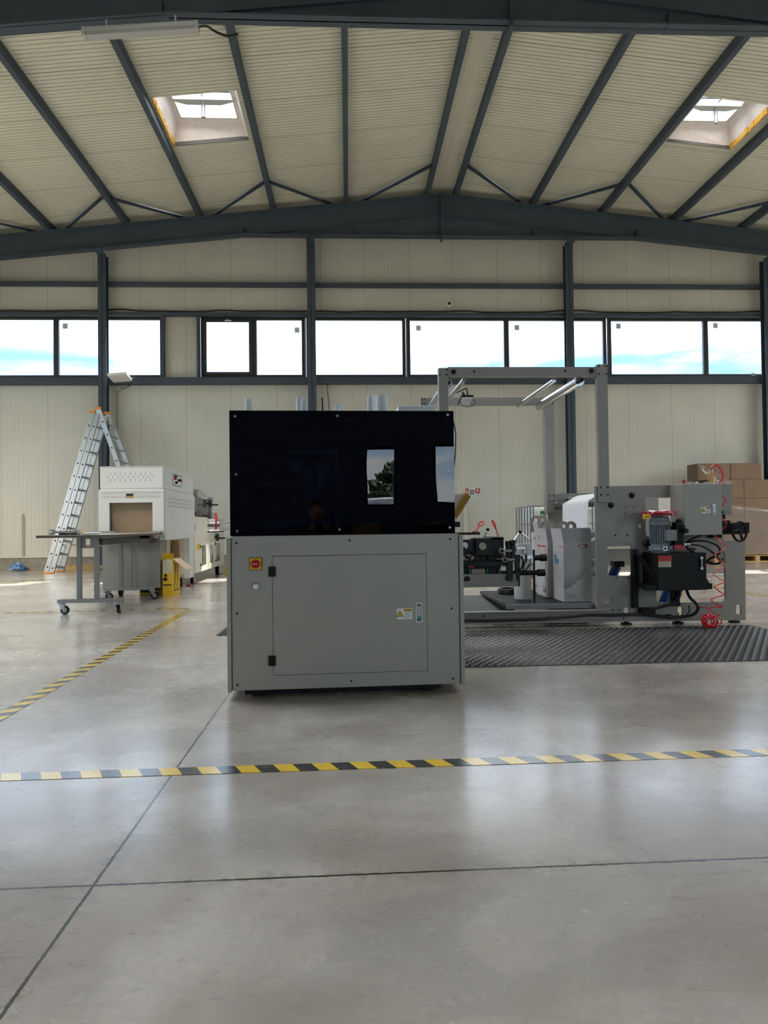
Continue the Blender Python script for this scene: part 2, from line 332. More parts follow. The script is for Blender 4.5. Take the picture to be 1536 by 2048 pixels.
def floor_mat():
    m = bpy.data.materials.new('polished concrete floor'); m.use_nodes = True; t = m.node_tree; p = t.nodes['Principled BSDF']
    g = t.nodes.new('ShaderNodeNewGeometry'); P = g.outputs['Position']
    s = t.nodes.new('ShaderNodeSeparateXYZ'); t.links.new(P, s.inputs[0]); Xo, Yo = s.outputs[0], s.outputs[1]
    def nz(scale, det=5, st=(1, 1, 1), dist=0, rough=.55, rz=0):
        mpn = t.nodes.new('ShaderNodeMapping'); mpn.inputs['Scale'].default_value = st; mpn.inputs['Rotation'].default_value = (0, 0, rz); t.links.new(P, mpn.inputs[0])
        n = t.nodes.new('ShaderNodeTexNoise'); n.inputs['Scale'].default_value = scale; n.inputs['Detail'].default_value = det
        n.inputs['Distortion'].default_value = dist; n.inputs['Roughness'].default_value = rough; t.links.new(mpn.outputs[0], n.inputs[0]); return n.outputs[0]
    def mr(v, a, b, c, d, sm=False):
        n = t.nodes.new('ShaderNodeMapRange'); n.inputs[1].default_value = a; n.inputs[2].default_value = b; n.inputs[3].default_value = c; n.inputs[4].default_value = d
        if sm: n.interpolation_type = 'SMOOTHSTEP'
        t.links.new(v, n.inputs[0]); return n.outputs[0]
    def mixc(f, a, b):
        n = t.nodes.new('ShaderNodeMix'); n.data_type = 'RGBA'
        t.links.new(f, n.inputs[0]) if not isinstance(f, float) else None
        for v, i in ((a, 6), (b, 7)):
            if isinstance(v, tuple): n.inputs[i].default_value = (*v, 1)
            else: t.links.new(v, n.inputs[i])
        return n.outputs[2]
    M_ = lambda op, a, b=None, cl=False: math_(op, a, b, None, cl, tree=t)
    big = nz(.9, 5, (1, 1.3, 1), .6); med = nz(1.5, 3, (1, 1, 1), .3, .45); fine = nz(60, 3); trow = nz(1.9, 1, (1, 1.4, 1), .6, .3, .5)
    c = mixc(mr(big, .35, .65, 0, 1, True), lin('#a59f98'), lin('#c0bab2'))
    c = mixc(mr(med, .44, .60, 0, .60, True), c, lin('#8d8076'))           # trowel clouds
    c = mixc(mr(trow, .50, .555, 0, .28, True), c, lin('#8b8781'))
    c = mixc(mr(fine, .5, .8, 0, .3), c, lin('#878378'))
    # scattered long scratches and a ragged hairline crack
    def scratch(rz, thr, sc=.8, off=0):
        v = nz(sc, 2, (1, 22, 1), .3, .5, rz); msk = nz(1.3+off, 2)
        return M_('MULTIPLY', mr(M_('ABSOLUTE', M_('SUBTRACT', v, .5)), 0, thr, 1, 0), mr(msk, .5, .6, 0, .7))
    for rz, th_ in ((.5, .004), (-.9, .003), (.12, .006)): c = mixc(scratch(rz, th_, .8, rz), c, lin('#6e6a61'))
    crack = M_('ABSOLUTE', M_('SUBTRACT', M_('SUBTRACT', Yo, 1.12), M_('MULTIPLY', M_('SUBTRACT', nz(3, 8, (1, .2, 1)), .5), .16)))
    c = mixc(M_('MULTIPLY', mr(crack, 0, .008, 1, 0), mr(nz(5, 4), .45, .6, 0, .8)), c, lin('#5f5c55'))
    # saw-cut joints
    wob = M_('MULTIPLY', M_('SUBTRACT', nz(50, 2), .5), .006)
    jx = M_('ABSOLUTE', M_('ADD', M_('SUBTRACT', Xo, -.652), wob)); jx2 = M_('ABSOLUTE', M_('SUBTRACT', Xo, 5.6)); jx3 = M_('ABSOLUTE', M_('SUBTRACT', Xo, -6.9))
    jy = M_('ABSOLUTE', M_('ADD', M_('SUBTRACT', Yo, 1.845), M_('ADD', wob, M_('MULTIPLY', Xo, -.0095))))
    jy2 = M_('ABSOLUTE', M_('SUBTRACT', Yo, 8.12)); jy3 = M_('ABSOLUTE', M_('SUBTRACT', Yo, 14.2))
    j = M_('MINIMUM', M_('MINIMUM', M_('MINIMUM', jx, jx2), jx3), M_('MINIMUM', M_('MINIMUM', jy, jy2), jy3))
    jm = M_('LESS_THAN', j, .0042)
    edge = M_('MULTIPLY', mr(j, .004, .05, 1, 0), mr(nz(25, 4), .5, .62, 0, .45))
    c = mixc(edge, c, lin('#6f6a60'))
    c = mixc(jm, c, lin('#24231f'))
    # oil mark beside the crack
    dx = M_('SUBTRACT', Xo, .345); dy = M_('SUBTRACT', Yo, 1.118)
    rr = M_('SQRT', M_('ADD', M_('MULTIPLY', dx, dx), M_('MULTIPLY', M_('MULTIPLY', dy, dy), 3.0)))
    c = mixc(M_('MULTIPLY', mr(M_('ADD', rr, M_('MULTIPLY', nz(60, 3), .03)), .03, .05, 1, 0), mr(nz(180, 2), .4, .55, 0, .6)), c, lin('#3d3b36'))
    t.links.new(c, p.inputs['Base Color'])
    r = M_('ADD', mr(big, .3, .7, .215, .27), mr(med, .4, .7, 0, .06))
    r = M_('MAXIMUM', M_('ADD', r, mr(nz(9, 6, (1, 1.6, 1), .3), .25, .75, -.03, .05)), .222)
    t.links.new(r, p.inputs['Roughness']); p.inputs['Specular IOR Level'].default_value = .9; p.inputs['Coat Weight'].default_value = .8; p.inputs['Coat Roughness'].default_value = .18
    h = M_('ADD', M_('MULTIPLY', nz(7, 4, (1, 1, 1), .4), .6), M_('MULTIPLY', nz(55, 4), .10))
    h = M_('SUBTRACT', h, M_('MULTIPLY', jm, 2.0))
    b = t.nodes.new('ShaderNodeBump'); b.inputs['Strength'].default_value = .5; b.inputs['Distance'].default_value = .006
    t.links.new(h, b.inputs['Height']); t.links.new(b.outputs[0], p.inputs['Normal'])
    return m

# ------------------------------------------------------------------ shell of the hall
YW = 15.9; XL, XR = -9.9, 14.1; YF = -6.0; RX = 2.1
def zroof(x, z0=8.24): return z0 - .104*abs(x-RX)
struct = lambda o, label=None: tag(o, label, None, None, 'structure')
struct(MB().box(XL-.3, XR+.3, YF-.3, YW+.3, -.3, 0).build('floor', floor_mat()), 'glossy grey polished concrete floor with saw-cut joints')
# far gable wall, with the long window band left open
b = MB()
def wallpoly(x0, x1, z0, z1=None):
    top = lambda x: zroof(x)+.05 if z1 is None else z1
    xs = [x0]+([RX] if x0 < RX < x1 and z1 is None else [])+[x1]
    b.plate([[(x0, z0), (x1, z0)]+[(x, top(x)) for x in xs[::-1]]], YW, YW+.12)
wallpoly(XL, XR, .27, 4.2); wallpoly(XL, XR, 5.58)
wallpoly(-4.02, -3.29, 4.2, 5.58); wallpoly(XL, -8.75, 4.2, 5.58); wallpoly(10.62, XR, 4.2, 5.58)
struct(b.build('wall_back', CREAM), 'cream ribbed sandwich-panel end wall below and above the window band')
struct(MB().box(XL, XR, YW-.09, YW+.15, 0, .27).build('baseboard_back', CONC), 'rough concrete plinth along the foot of the far wall')
struct(MB().box(XL, XR, YW-.11, YW-.0, .27, .30).build('trim_1', PLAINCREAM), 'thin cream flashing on top of the concrete plinth')
# side and front walls; the unseen side openings are added to let daylight in
for nm, x0, x1 in (('wall_left', XL-.15, XL), ('wall_right', XR, XR+.15)):
    b = MB(); zt = zroof(XL)
    b.box(x0, x1, YF, YW, 0, 1.9); b.box(x0, x1, YF, YW, 5.3, zt+.1); b.box(x0, x1, 13.5, YW, 1.9, 5.3); b.box(x0, x1, YF, 5.0, 1.9, 5.3)
    for k in range(5): yy = 5.0+8.5*k/4; b.box(x0, x1, yy-.09, yy+.09, 1.9, 5.3)
    struct(b.build(nm, panel_mat('cream side panel '+nm, '#d2cfc0', 1, .083, 1.0, 0, '#8b8474')))
OPEN_F = [(1.13, 1.75, 1.24, 2.40), (2.45, 3.4, 1.25, 2.50), (4.6, 8.6, .8, 4.4), (-7.6, -4.4, .8, 4.4)]  # last two, wide, are unseen windows added to brighten camera-facing sides
b = MB()
FRT = mat('dark blue front wall', '#6a748c', .6)
b.plate([[(XL, 0), (XR, 0), (XR, zroof(XR)+.05), (RX, zroof(RX)+.05), (XL, zroof(XL)+.05)]] + [[(x0, z0), (x0, z1), (x1, z1), (x1, z0)] for x0, x1, z0, z1 in OPEN_F], YF-.15, YF)
struct(b.build('wall_front', FRT))
# roof skin with the two skylight openings
SKY = [(-3.05, -1.71, 11.30, 12.74), (5.88, 7.10, 11.24, 12.60)]
MORE = [(cx-.7, cx+.7, cy-1.3, cy+1.3) for cx in (-6.0, -2.4, 6.5, 10.2) for cy in (5.9,)]      # unseen rooflights, added to bring more daylight onto the floor
b = MB()
for sgn, xe in ((-1, XL-.2), (1, XR+.2)):
    loops = [[(xe, YF-.2), (RX, YF-.2), (RX, YW+.2), (xe, YW+.2)]] + [[(q[0], q[2]), (q[0], q[3]), (q[1], q[3]), (q[1], q[2])] for q in SKY+MORE if (q[0]-RX)*sgn > 0]
    tris = tessellate_polygon([[Vector((u, v, 0)) for u, v in lp] for lp in loops]); flat = [q for lp in loops for q in lp]; n = len(flat)
    b.add([(u, v, zroof(u)) for u, v in flat]+[(u, v, zroof(u)+.1) for u, v in flat], [tuple(t) for t in tris]+[tuple(n+i for i in t[::-1]) for t in tris])
    for lp in loops:
        k = len(lp); b.add([(u, v, zroof(u)) for u, v in lp]+[(u, v, zroof(u)+.1) for u, v in lp], [(i, (i+1) % k, k+(i+1) % k, k+i) for i in range(k)])
struct(b.build('ceiling', ROOF), 'cream ribbed roof panels sloping down both ways from the ridge')
struct(MB().hexa([(RX-.16, YF, zroof(RX-.16)-.006), (RX, YF, zroof(RX)-.006), (RX, YW, zroof(RX)-.006), (RX-.16, YW, zroof(RX-.16)-.006)],
       [(RX-.16, YF, zroof(RX-.16)), (RX, YF, zroof(RX)), (RX, YW, zroof(RX)), (RX-.16, YW, zroof(RX-.16))])
       .hexa([(RX, YF, zroof(RX)-.006), (RX+.16, YF, zroof(RX+.16)-.006), (RX+.16, YW, zroof(RX+.16)-.006), (RX, YW, zroof(RX)-.006)],
       [(RX, YF, zroof(RX)), (RX+.16, YF, zroof(RX+.16)), (RX+.16, YW, zroof(RX+.16)), (RX, YW, zroof(RX))]).build('trim_2', PLAINCREAM), 'folded cream ridge flashing along the top of the roof')

# portal frames: tapering haunch at the apex, flanges, stiffeners
def rafter(Y, name, label):
    tw, fwid = .02, .2; b = MB()
    def prof(zf0, zf1, y0, y1, m=0):
        xs = [XL, -7.4, RX-4.3, RX, RX+4.3, 11.6, XR]
        for xa, xb in zip(xs[:-1], xs[1:]):
            b.hexa([(xa, y0, zf0(xa)), (xb, y0, zf0(xb)), (xb, y1, zf0(xb)), (xa, y1, zf0(xa))], [(xa, y0, zf1(xa)), (xb, y0, zf1(xb)), (xb, y1, zf1(xb)), (xa, y1, zf1(xa))], m)
    top = lambda x: zroof(x, 8.075)
    def bot(x):
        d = abs(x-RX)
        if d <= 4.3: return 7.145
        if d <= 9.5: return 8.075-.104*d-.48
        return 8.075-.104*d-.48-(d-9.5)*.3
    prof(bot, top, Y-tw/2, Y+tw/2)                                   # web
    prof(lambda x: top(x)-.018, top, Y-fwid/2, Y+fwid/2)             # top flange
    prof(bot, lambda x: bot(x)+.018, Y-fwid/2, Y+fwid/2)             # bottom flange
    prof(lambda x: top(x)-.49, lambda x: top(x)-.475, Y-.05, Y+.05)  # flange of the rolled beam seen within the haunch
    b.box(RX-.02, RX+.02, Y-fwid/2, Y+fwid/2, 7.08, 8.07)
    for dx in (4.3, 2.0):
        for s in (-1, 1): b.box(RX+s*dx-.008, RX+s*dx+.008, Y-fwid/2-.004, Y+fwid/2+.004, bot(RX+s*dx)-.006, bot(RX+s*dx)+.16)
    o = struct(b.build(name, STEEL), label)
    for s in (-1, 1):
        for k in range(4):
            pass
    return o
rafter(15.3, 'rafter', 'dark grey steel portal rafter standing just in front of the far wall')
rafter(8.72, 'rafter', 'dark grey steel portal rafter crossing the top edge of the picture')
rafter(2.1, 'rafter', 'dark grey steel portal rafter above the photographer')
rafter(-4.4, 'rafter', 'dark grey steel portal rafter behind the photographer')
PX = [-9.43, -7.85, -6.27, -4.69, -3.13, -1.554, .021, 1.80, 2.42, 4.13, 5.69, 7.30, 8.87, 10.45, 12.0, 13.6]
for i, x in enumerate(PX):
    zb = zroof(x)-.165; sl_ = -.104 if x > RX else .104
    w = .045; b = MB()
    b.hexa([(x-w, YF, zb-sl_*w*0), (x+w, YF, zb), (x+w, YW, zb), (x-w, YW, zb)], [(x-w, YF, zroof(x-w)), (x+w, YF, zroof(x+w)), (x+w, YW, zroof(x+w)), (x-w, YW, zroof(x-w))])
    struct(b.build('purlin', STEEL), 'dark grey roof purlin running from front to back')
def brace(x0, y0, x1, y1):
    z = lambda x: zroof(x)-.1
    struct(MB().tube([(x0, y0, z(x0)), (x1, y1, z(x1))], .033, 4).build('roof_brace', mat('matt grey brace', '#414c59', .8, 0, .05)), 'thin diagonal brace between two purlins near the far wall')
ZZ = [(-9.43, 15.6), (-7.85, 14.1), (-6.27, 15.7), (-4.75, 14.13), (-3.13, 15.7), (-1.56, 14.1), (.021, 15.7), (1.77, 14.05)]
ZR = [(2.45, 14.05), (4.13, 15.6), (5.72, 14.0), (7.30, 15.6), (8.87, 14.0), (10.45, 15.6), (12.0, 14)]
for Q in (ZZ, ZR):
    for p, q in zip(Q[:-1], Q[1:]):
        if Q is ZZ and p[0] == -7.85: pass
        brace(p[0], p[1], q[0], q[1])
def bott(x):
    d = abs(x-RX); return 7.15 if d <= 4.3 else 8.075-.104*d-.47
for x, lb in ((-5.285, 'left dark steel wall column beside the ladder'), (-.768, 'dark steel wall column above the black tinted box'), (5.0, 'dark steel wall column seen inside the grey gantry'), (9.57, 'dark steel wall column at the right edge of the picture')):
    b = MB(); y0, y1 = 15.58, 15.75; w = .088
    b.box(x-w, x+w, y0, y0+.012, 0, bott(x)); b.box(x-w, x+w, y1-.012, y1, 0, bott(x)); b.box(x-.005, x+.005, y0, y1, 0, bott(x))
    b.box(x-w-.02, x+w+.02, y0-.03, y1+.02, 0, .02); b.box(x-w, x+w, 15.2, 15.6, bott(x)-.012, bott(x))
    struct(b.build('wall_column', STEEL), lb)
for z0, z1, lb in ((6.22, 6.30, 'thin dark girt across the upper wall'), (4.04, 4.19, 'dark girt under the window band'), (5.56, 5.63, 'dark girt above the window band')):
    struct(MB().box(XL, XR, 15.75, 15.89, z0, z1).build('wall_girt', STEEL), lb)
for x in (-4.05, -3.27): struct(MB().box(x-.03, x+.03, 15.76, 15.89, 4.19, 5.56).build('trim_3', STEEL), 'short dark upright between two windows')
# eave posts, out of view
for x in (XL+.2, XR-.2):
    for y in (15.3, 8.72, 2.1, -4.4): struct(MB().box(x-.18, x+.18, y-.1, y+.1, 0, zroof(x)-.6).build('portal_column', STEEL), 'heavy steel portal column at the side wall')

# window band: each unit a frame, its panes and stickers
STK = glass_mat('pale sticker', (.30, .29, .27), .02, .3, .3); STK2 = glass_mat('sticker print', (.75, .75, .74), .02, .3, .2)
def window(idx, x0, x1, mull, sash=None, stickers=(), label=''):
    y0, y1, z0, z1, fwd = YW+.0, YW+.08, 4.2, 5.58, .075
    t = thing('window_%d' % idx, label, None, (0, 0, 0), None, 'structure')
    lims = [x0]+mull+[x1]
    holes = []
    for i, (a, c) in enumerate(zip(lims[:-1], lims[1:])):
        aa = a+(fwd if i == 0 else fwd*.75); cc = c-(fwd if i == len(lims)-2 else fwd*.75)
        holes.append([(aa, z0+fwd), (aa, z1-fwd), (cc, z1-fwd), (cc, z0+fwd)])
    MB().plate([[(x0, z0), (x1, z0), (x1, z1), (x0, z1)]]+holes, y0, y1).build('window_frame', FRAMEM, t, .004)
    for i, h in enumerate(holes):
        a, c = h[0][0], h[2][0]
        if sash is not None and i == sash:
            MB().plate([[(a-.02, z0+fwd-.02), (c+.02, z0+fwd-.02), (c+.02, z1-fwd+.02), (a-.02, z1-fwd+.02)], [(a+.06, z0+fwd+.06), (a+.06, z1-fwd-.06), (c-.06, z1-fwd-.06), (c-.06, z0+fwd+.06)]], y0-.025, y0-.0).build('sash', FRAMEM, t, .004)
            MB().box((a+c)/2-.03, (a+c)/2+.03, y0-.045, y0-.026, z1-fwd-.03, z1-fwd).box((a+c)/2-.06, (a+c)/2+.09, y0-.06, y0-.045, z1-fwd-.045, z1-fwd-.025).build('handle', WHITE, t)
        MB().box(a-.01, c+.01, y1-.03, y1-.024, z0+fwd-.01, z1-fwd+.01).build('pane', GLASS, t)
    for px, py in stickers:
        x, z = at(px, py, y1-.04)
        MB().box(x-.055, x+.055, y1-.0335, y1-.0315, z-.06, z+.06).box(x-.045, x+.045, y1-.0345, y1-.0335, z-.05, z+.03, 1).build('sticker', [STK, STK2], t)
window(1, -8.72, -4.06, [-6.39], None, [(130, 652)], 'window unit at the left edge, beside the ladder column')
window(2, -3.24, -.93, [-2.06], 0, [(594, 660)], 'window unit with a small opening sash, left of centre')
window(3, -.90, 1.33, [], None, [], 'single wide window pane above the black tinted box')
window(4, 1.36, 5.94, [3.63], None, [(837, 656), (1034, 655)], 'window unit above the grey gantry')
window(5, 5.98, 10.6, [8.27], None, [(1237, 652), (1431, 651)], 'window unit at the right edge')
# raw reddish timber edge showing beside some frames
BR = mat('rusty sealing strip', '#6b3a2c', .7)
for x in (-4.03, -3.285, -.915, 1.345, 5.96): struct(MB().box(x-.012, x+.012, YW-.012, YW-.001, 4.2, 5.58).build('trim_4', BR), 'thin reddish sealing strip beside a window frame')

# skylights
def skylight(idx, x0, x1, y0, y1, side, label):
    t = thing('window_%d' % idx, label, None, (0, 0, 0), None, 'structure')
    zc = zroof((x0+x1)/2); zt = zc+.34; th = .03; WK = mat('white glassfibre kerb', '#e6dcd8', .45)
    b = MB(); i = .10
    zl = lambda x: zroof(x)+.02
    ring0 = [(x0, y0), (x1, y0), (x1, y1), (x0, y1)]; ring1 = [(x0+i, y0+i), (x1-i, y0+i), (x1-i, y1-i), (x0+i, y1-i)]
    for k in range(4):
        a, c = ring0[k], ring0[(k+1) % 4]; a1, c1 = ring1[k], ring1[(k+1) % 4]
        nx, ny = [(0, -1), (1, 0), (0, 1), (-1, 0)][k]
        b.hexa([(a[0], a[1], zl(a[0])), (c[0], c[1], zl(c[0])), (c[0]+nx*th, c[1]+ny*th, zl(c[0])), (a[0]+nx*th, a[1]+ny*th, zl(a[0]))],
               [(a1[0], a1[1], zt), (c1[0], c1[1], zt), (c1[0]+nx*th, c1[1]+ny*th, zt), (a1[0]+nx*th, a1[1]+ny*th, zt)])
    b.build('kerb', WK, t)
    xa, xb, ya, yb = x0+i, x1-i, y0+i, y1-i
    MB().plate([[(xa-.05, ya-.05), (xb+.05, ya-.05), (xb+.05, yb+.05), (xa-.05, yb+.05)], [(xa+.05, ya+.05), (xa+.05, yb-.05), (xb-.05, yb-.05), (xb-.05, ya+.05)]], zt, zt+.05, 'Z').build('frame', WHITE, t)
    MB().plate([[(xa+.05, ya+.05), (xb-.05, ya+.05), (xb-.05, yb-.05), (xa+.05, yb-.05)], [(xa+.08, ya+.08), (xa+.08, yb-.08), (xb-.08, yb-.08), (xb-.08, ya+.08)]], zt+.01, zt+.04, 'Z').build('inner_frame', PLAINCREAM, t)
    MB().box(xa+.02, xb-.02, ya+.02, yb-.02, zt+.052, zt+.06).build('pane', glass_mat('skylight glass %d' % idx, (.9, .93, .96), .08, 0, .15), t)
    xm = (xa+xb)/2; ym = ya+.55
    MB().plate([[(xa+.03, ym), (xb-.03, ym), (xb-.03, ym+.05), (xb-.28, ym+.16), (xa+.28, ym+.16), (xa+.03, ym+.05)]], zt-.03, zt+.0, 'Z').build('cross_bar', mat('pale metal bar', '#c9d0d0', .35, .5), t)
    MB().cyl((xm, ym+.1, zt-.28), (xm, ym+.1, zt+.02), .035, 14).build('actuator', ALU, t)
    MB().tube([(xa, ym-.12, zt+.03), (xb, ym-.12, zt+.03)], .012, 6).tube([(xm, ya, zt+.03), (xm, ym, zt+.03)], .012, 6).build('wire', STEEL, t)
    # foam along one edge of the cut roof, dark gasket at the far edge
    xs = x0 if side < 0 else x1; pts = []
    b = MB()
    for k in range(14):
        ya_ = y0+(y1-y0)*k/14; yb_ = ya_+(y1-y0)/14*.96; d = .012+.02*random.random()
        b.box(min(xs, xs-side*d), max(xs, xs-side*d), ya_, yb_, zroof(xs)-.012, zroof(xs)+.095)
    b.build('foam_edge', FOAMO, t)
    MB().hexa([(x0, y1-.012, zroof(x0)+.0), (x1, y1-.012, zroof(x1)+.0), (x1, y1, zroof(x1)+.0), (x0, y1, zroof(x0)+.0)], [(x0, y1-.012, zroof(x0)+.09), (x1, y1-.012, zroof(x1)+.09), (x1, y1, zroof(x1)+.09), (x0, y1, zroof(x0)+.09)]).build('gasket', mat('dark gasket', '#5a5855', .7), t)
skylight(6, *SKY[0], -1, 'roof skylight in the left slope with an orange foam edge')
skylight(7, *SKY[1], 1, 'roof skylight in the right slope at the right edge')

for k, (x0, x1, y0, y1) in enumerate(MORE):
    struct(MB().hexa([(x0-.05, y0-.05, zroof(x0)+.11), (x1+.05, y0-.05, zroof(x1)+.11), (x1+.05, y1+.05, zroof(x1)+.11), (x0-.05, y1+.05, zroof(x0)+.11)],
        [(x0-.05, y0-.05, zroof(x0)+.12), (x1+.05, y0-.05, zroof(x1)+.12), (x1+.05, y1+.05, zroof(x1)+.12), (x0-.05, y1+.05, zroof(x0)+.12)]).build('window_%d' % (14+k), GLASS), 'unseen rooflight added over the hall for more daylight')
# windows behind the photographer: two small mirrored ones, two wide ones added for light
for k, (x0, x1, z0, z1) in enumerate(OPEN_F):
    t = thing('window_%d' % (8+k), 'one of four windows behind the photographer, the wide pair added for light', None, (0, 0, 0), None, 'structure')
    n = 1 if x1-x0 < 2 else 3; hs = []
    for i in range(n):
        a = x0+(x1-x0)*i/n+.05; c = x0+(x1-x0)*(i+1)/n-.05; hs.append([(a, z0+.06), (a, z1-.06), (c, z1-.06), (c, z0+.06)])
    MB().plate([[(x0, z0), (x1, z0), (x1, z1), (x0, z1)]]+hs, YF-.1, YF-.03).build('window_frame', FRAMEM, t)
    MB().box(x0+.02, x1-.02, YF-.07, YF-.064, z0+.02, z1-.02).build('pane', GLASS, t)

#==MORE==
# ------------------------------------------------------------------ main machine: grey cabinet under a dark tinted box
MP = Vector((-.612, 3.739, 0)); MA = math.atan2(.049, 1.2); ME = Vector((math.cos(MA), math.sin(MA), 0)); MN = Vector((-math.sin(MA), math.cos(MA), 0))
def ml(px, py, off=0):          # a point of the photograph on the machine's front plane, in the machine's own coordinates
    d = ray(px, py); o = MP+MN*off; t = (o-CP).dot(MN)/d.dot(MN); p = CP+d*t-MP
    return p.dot(ME), p.z
mach = thing('packaging_machine', 'large grey steel cabinet with a black tinted acrylic box on top, in the centre foreground', 'machine')
ZM = .848; ZT = 1.505; DP = .95; WM = 1.2
(dx0, dz1), (dx1, dz0) = ml(545, 1113), ml(855, 1341)
b = MB(); b.plate([[(0, .045), (WM, .045), (WM, ZM), (0, ZM)], [(dx0-.002, dz0-.002), (dx0-.002, dz1+.002), (dx1+.002, dz1+.002), (dx1+.002, dz0-.002)]], 0, .015)
b.box(0, WM, .015, .03, .045, dz0+.01).box(0, WM, .02, DP, ZM-.015, ZM-.001).box(0, WM, DP-.015, DP, .045, ZM).box(0, WM, .02, DP, .046, .06)
b.build('cabinet_body', GREY, mach, .0015)
for x0, x1 in ((-.024, -.003), (WM+.003, WM+.024)):
    MB().box(x0, x1, -.012, DP, .04, ZM-.008).build('side_cover', GREY, mach, .002)
door = MB().box(dx0, dx1, -.001, .014, dz0, dz1).build('door', GREY, mach, .0012)
for py in (1143, 1321):
    x, z = ml(544.5, py); MB().box(x-.0185, x+.0185, -.014, -.001, z-.026, z+.026).cyl((x, -.014, z-.026), (x, -.014, z+.026), .006).build('hinge', BLACKM, door, .002)
x, z = ml(838, 1225)
h = MB().plate([rrect(x-.018, x+.018, z-.053, z+.053, .004), rrect(x-.012, x+.012, z-.046, z+.046, .004)[::-1]], -.005, .0).build('handle', ALU, door)
MB().box(x-.012, x+.012, -.0015, .0, z-.046, z+.046).build('handle_recess', mat('dark recess', '#5b5e60', .4), h)
MB().box(x-.010, x+.010, -.007, -.002, z-.030, z+.036).build('lever', ZINC, h, .002)
MB().cyl((x, -.009, z-.024), (x, -.006, z-.024), .0085).build('keyhole_disc', mat('teal disc', '#2b8e8c', .5), h)
def warn_label(x, z, w, hh, parent, y=-.002):          # white label: yellow triangle at left, yellow band and printed lines at right
    o = MB().box(x-w/2, x+w/2, y, y+.001, z-hh/2, z+hh/2).build('warning_label', WHITE, parent)
    tx = x-w*.3; r = hh*.36
    MB().plate([[(tx-r, z-r*.75), (tx+r, z-r*.75), (tx, z+r)]], y-.0006, y, m=0).plate([[(tx-r*.78, z-r*.62), (tx+r*.78, z-r*.62), (tx, z+r*.74)]], y-.001, y-.0006, m=1)\
        .plate([[(tx+.1*r, z+r*.4), (tx-.22*r, z-.08*r), (tx, z-.08*r), (tx-.1*r, z-.5*r), (tx+.22*r, z+.02*r), (tx+.02*r, z+.02*r)]], y-.0014, y-.001, m=0)\
        .box(x-w*.06, x+w*.46, y-.0006, y, z+hh*.22, z+hh*.46, 1).build('warning_triangle', [INK, YEL], o)
    text('WARNING', hh*.15, (x+w*.22, y-.0008, z+hh*.335), o, INK, bold=.0004)
    text('ELECTRIC SHOCK', hh*.105, (x+w*.2, y-.0003, z+hh*.1), o, INK); text('DANGER', hh*.105, (x+w*.2, y-.0003, z-hh*.02), o, INK)
    b = MB()
    for k in range(3): b.box(x-w*.04, x+w*(.42-.1*(k == 2)), y-.0005, y, z-hh*(.16+.1*k)-.0008, z-hh*(.16+.1*k)+.0008)
    b.build('print_lines', INK, o); return o
x, z = ml(809, 1227.5); warn_label(x, z, .082, .056, door)
x, z = ml(511.5, 1127.5)
sw = MB().box(x-.032, x+.032, -.008, 0, z-.032, z+.032).build('main_switch', BLACKM, mach, .002)
MB().box(x-.0295, x+.0295, -.0095, -.008, z-.0295, z+.0295).build('switch_plate', YEL, sw)
MB().cyl((x, -.022, z), (x, -.0095, z), .023, 28).box(x-.023, x+.022, -.034, -.02, z-.0055, z+.0055).build('switch_knob', RED, sw, .001)
MB().box(x-.018, x+.012, -.0352, -.034, z-.0015, z+.0015).build('switch_mark', WHITE, sw)
x, z = ml(511.5, 1172.5)
lp = MB().lathe((x, 0, z), [(.0175, 0), (.0175, -.006), (.0135, -.008)], 24, axis='Y').build('indicator_lamp', ZINC, mach)
MB().lathe((x, 0, z), [(.0135, -.006), (.0135, -.011), (.009, -.015), (.003, -.0165)], 20, axis='Y').build('lens', WHITE, lp)
bolt = None
for px, py in ((473, 1086), (699, 1081), (900, 1078), (474, 1227), (903, 1217), (475, 1370), (702.5, 1361.5), (906, 1357)):
    x, z = ml(px, py)
    if bolt is None: bolt = MB().lathe((0, 0, 0), [(.0058, 0), (.0058, -.0018), (.004, -.0026)], 16, axis='Y').build('bolt', BLACKM, mach); bolt.location = (x, 0, z)
    else: share(bolt, 'bolt', (x, 0, z), mach)
# base and feet
MB().box(.06, WM-.10, .03, DP-.03, .02, .046).build('base_frame', BLACK, mach)
for fx, fy in ((.12, .08), (WM-.16, .08), (.12, DP-.1), (WM-.16, DP-.1)):
    MB().cyl((fx, fy, 0), (fx, fy, .014), .035, 20).cyl((fx, fy, .014), (fx, fy, .046), .012).build('levelling_foot', BLACKM, mach)
# tinted box
ux0, ux1 = ml(458.5, 822)[0], ml(906.5, 822)[0]
MB().box(ux0, ux1, -.005, .0, ZM+.002, ZT).build('front_acrylic', TINT, mach)
MB().box(ux0, ux0+.005, .0, DP-.05, ZM+.002, ZT).build('side_acrylic', TINT, mach)
MB().box(ux1-.005, ux1, .0, DP-.05, ZM+.002, ZT).build('side_acrylic', TINT, mach)
b = MB()
for x in (ux0+.006, ux1-.03):
    for y in (.006, DP-.08): b.box(x, x+.024, y, y+.024, ZM, ZT-.006)
for y in (.006, DP-.08):
    b.box(ux0+.006, ux1-.006, y, y+.02, ZT-.03, ZT-.006); b.box(ux0+.006, ux1-.006, y, y+.02, ZM, ZM+.02)
for x in (ux0+.006, ux1-.03): b.box(x, x+.02, .006, DP-.06, ZT-.03, ZT-.006)
b.build('box_frame', BLACK, mach)
MB().box(ux0, ux1, -.003, DP-.05, ZT-.005, ZT+.001).build('roof_plate', BLACK, mach)
MB().box(ux0+.005, ux1-.005, DP-.056, DP-.05, ZM, ZT-.005).build('back_plate', BLACK, mach)
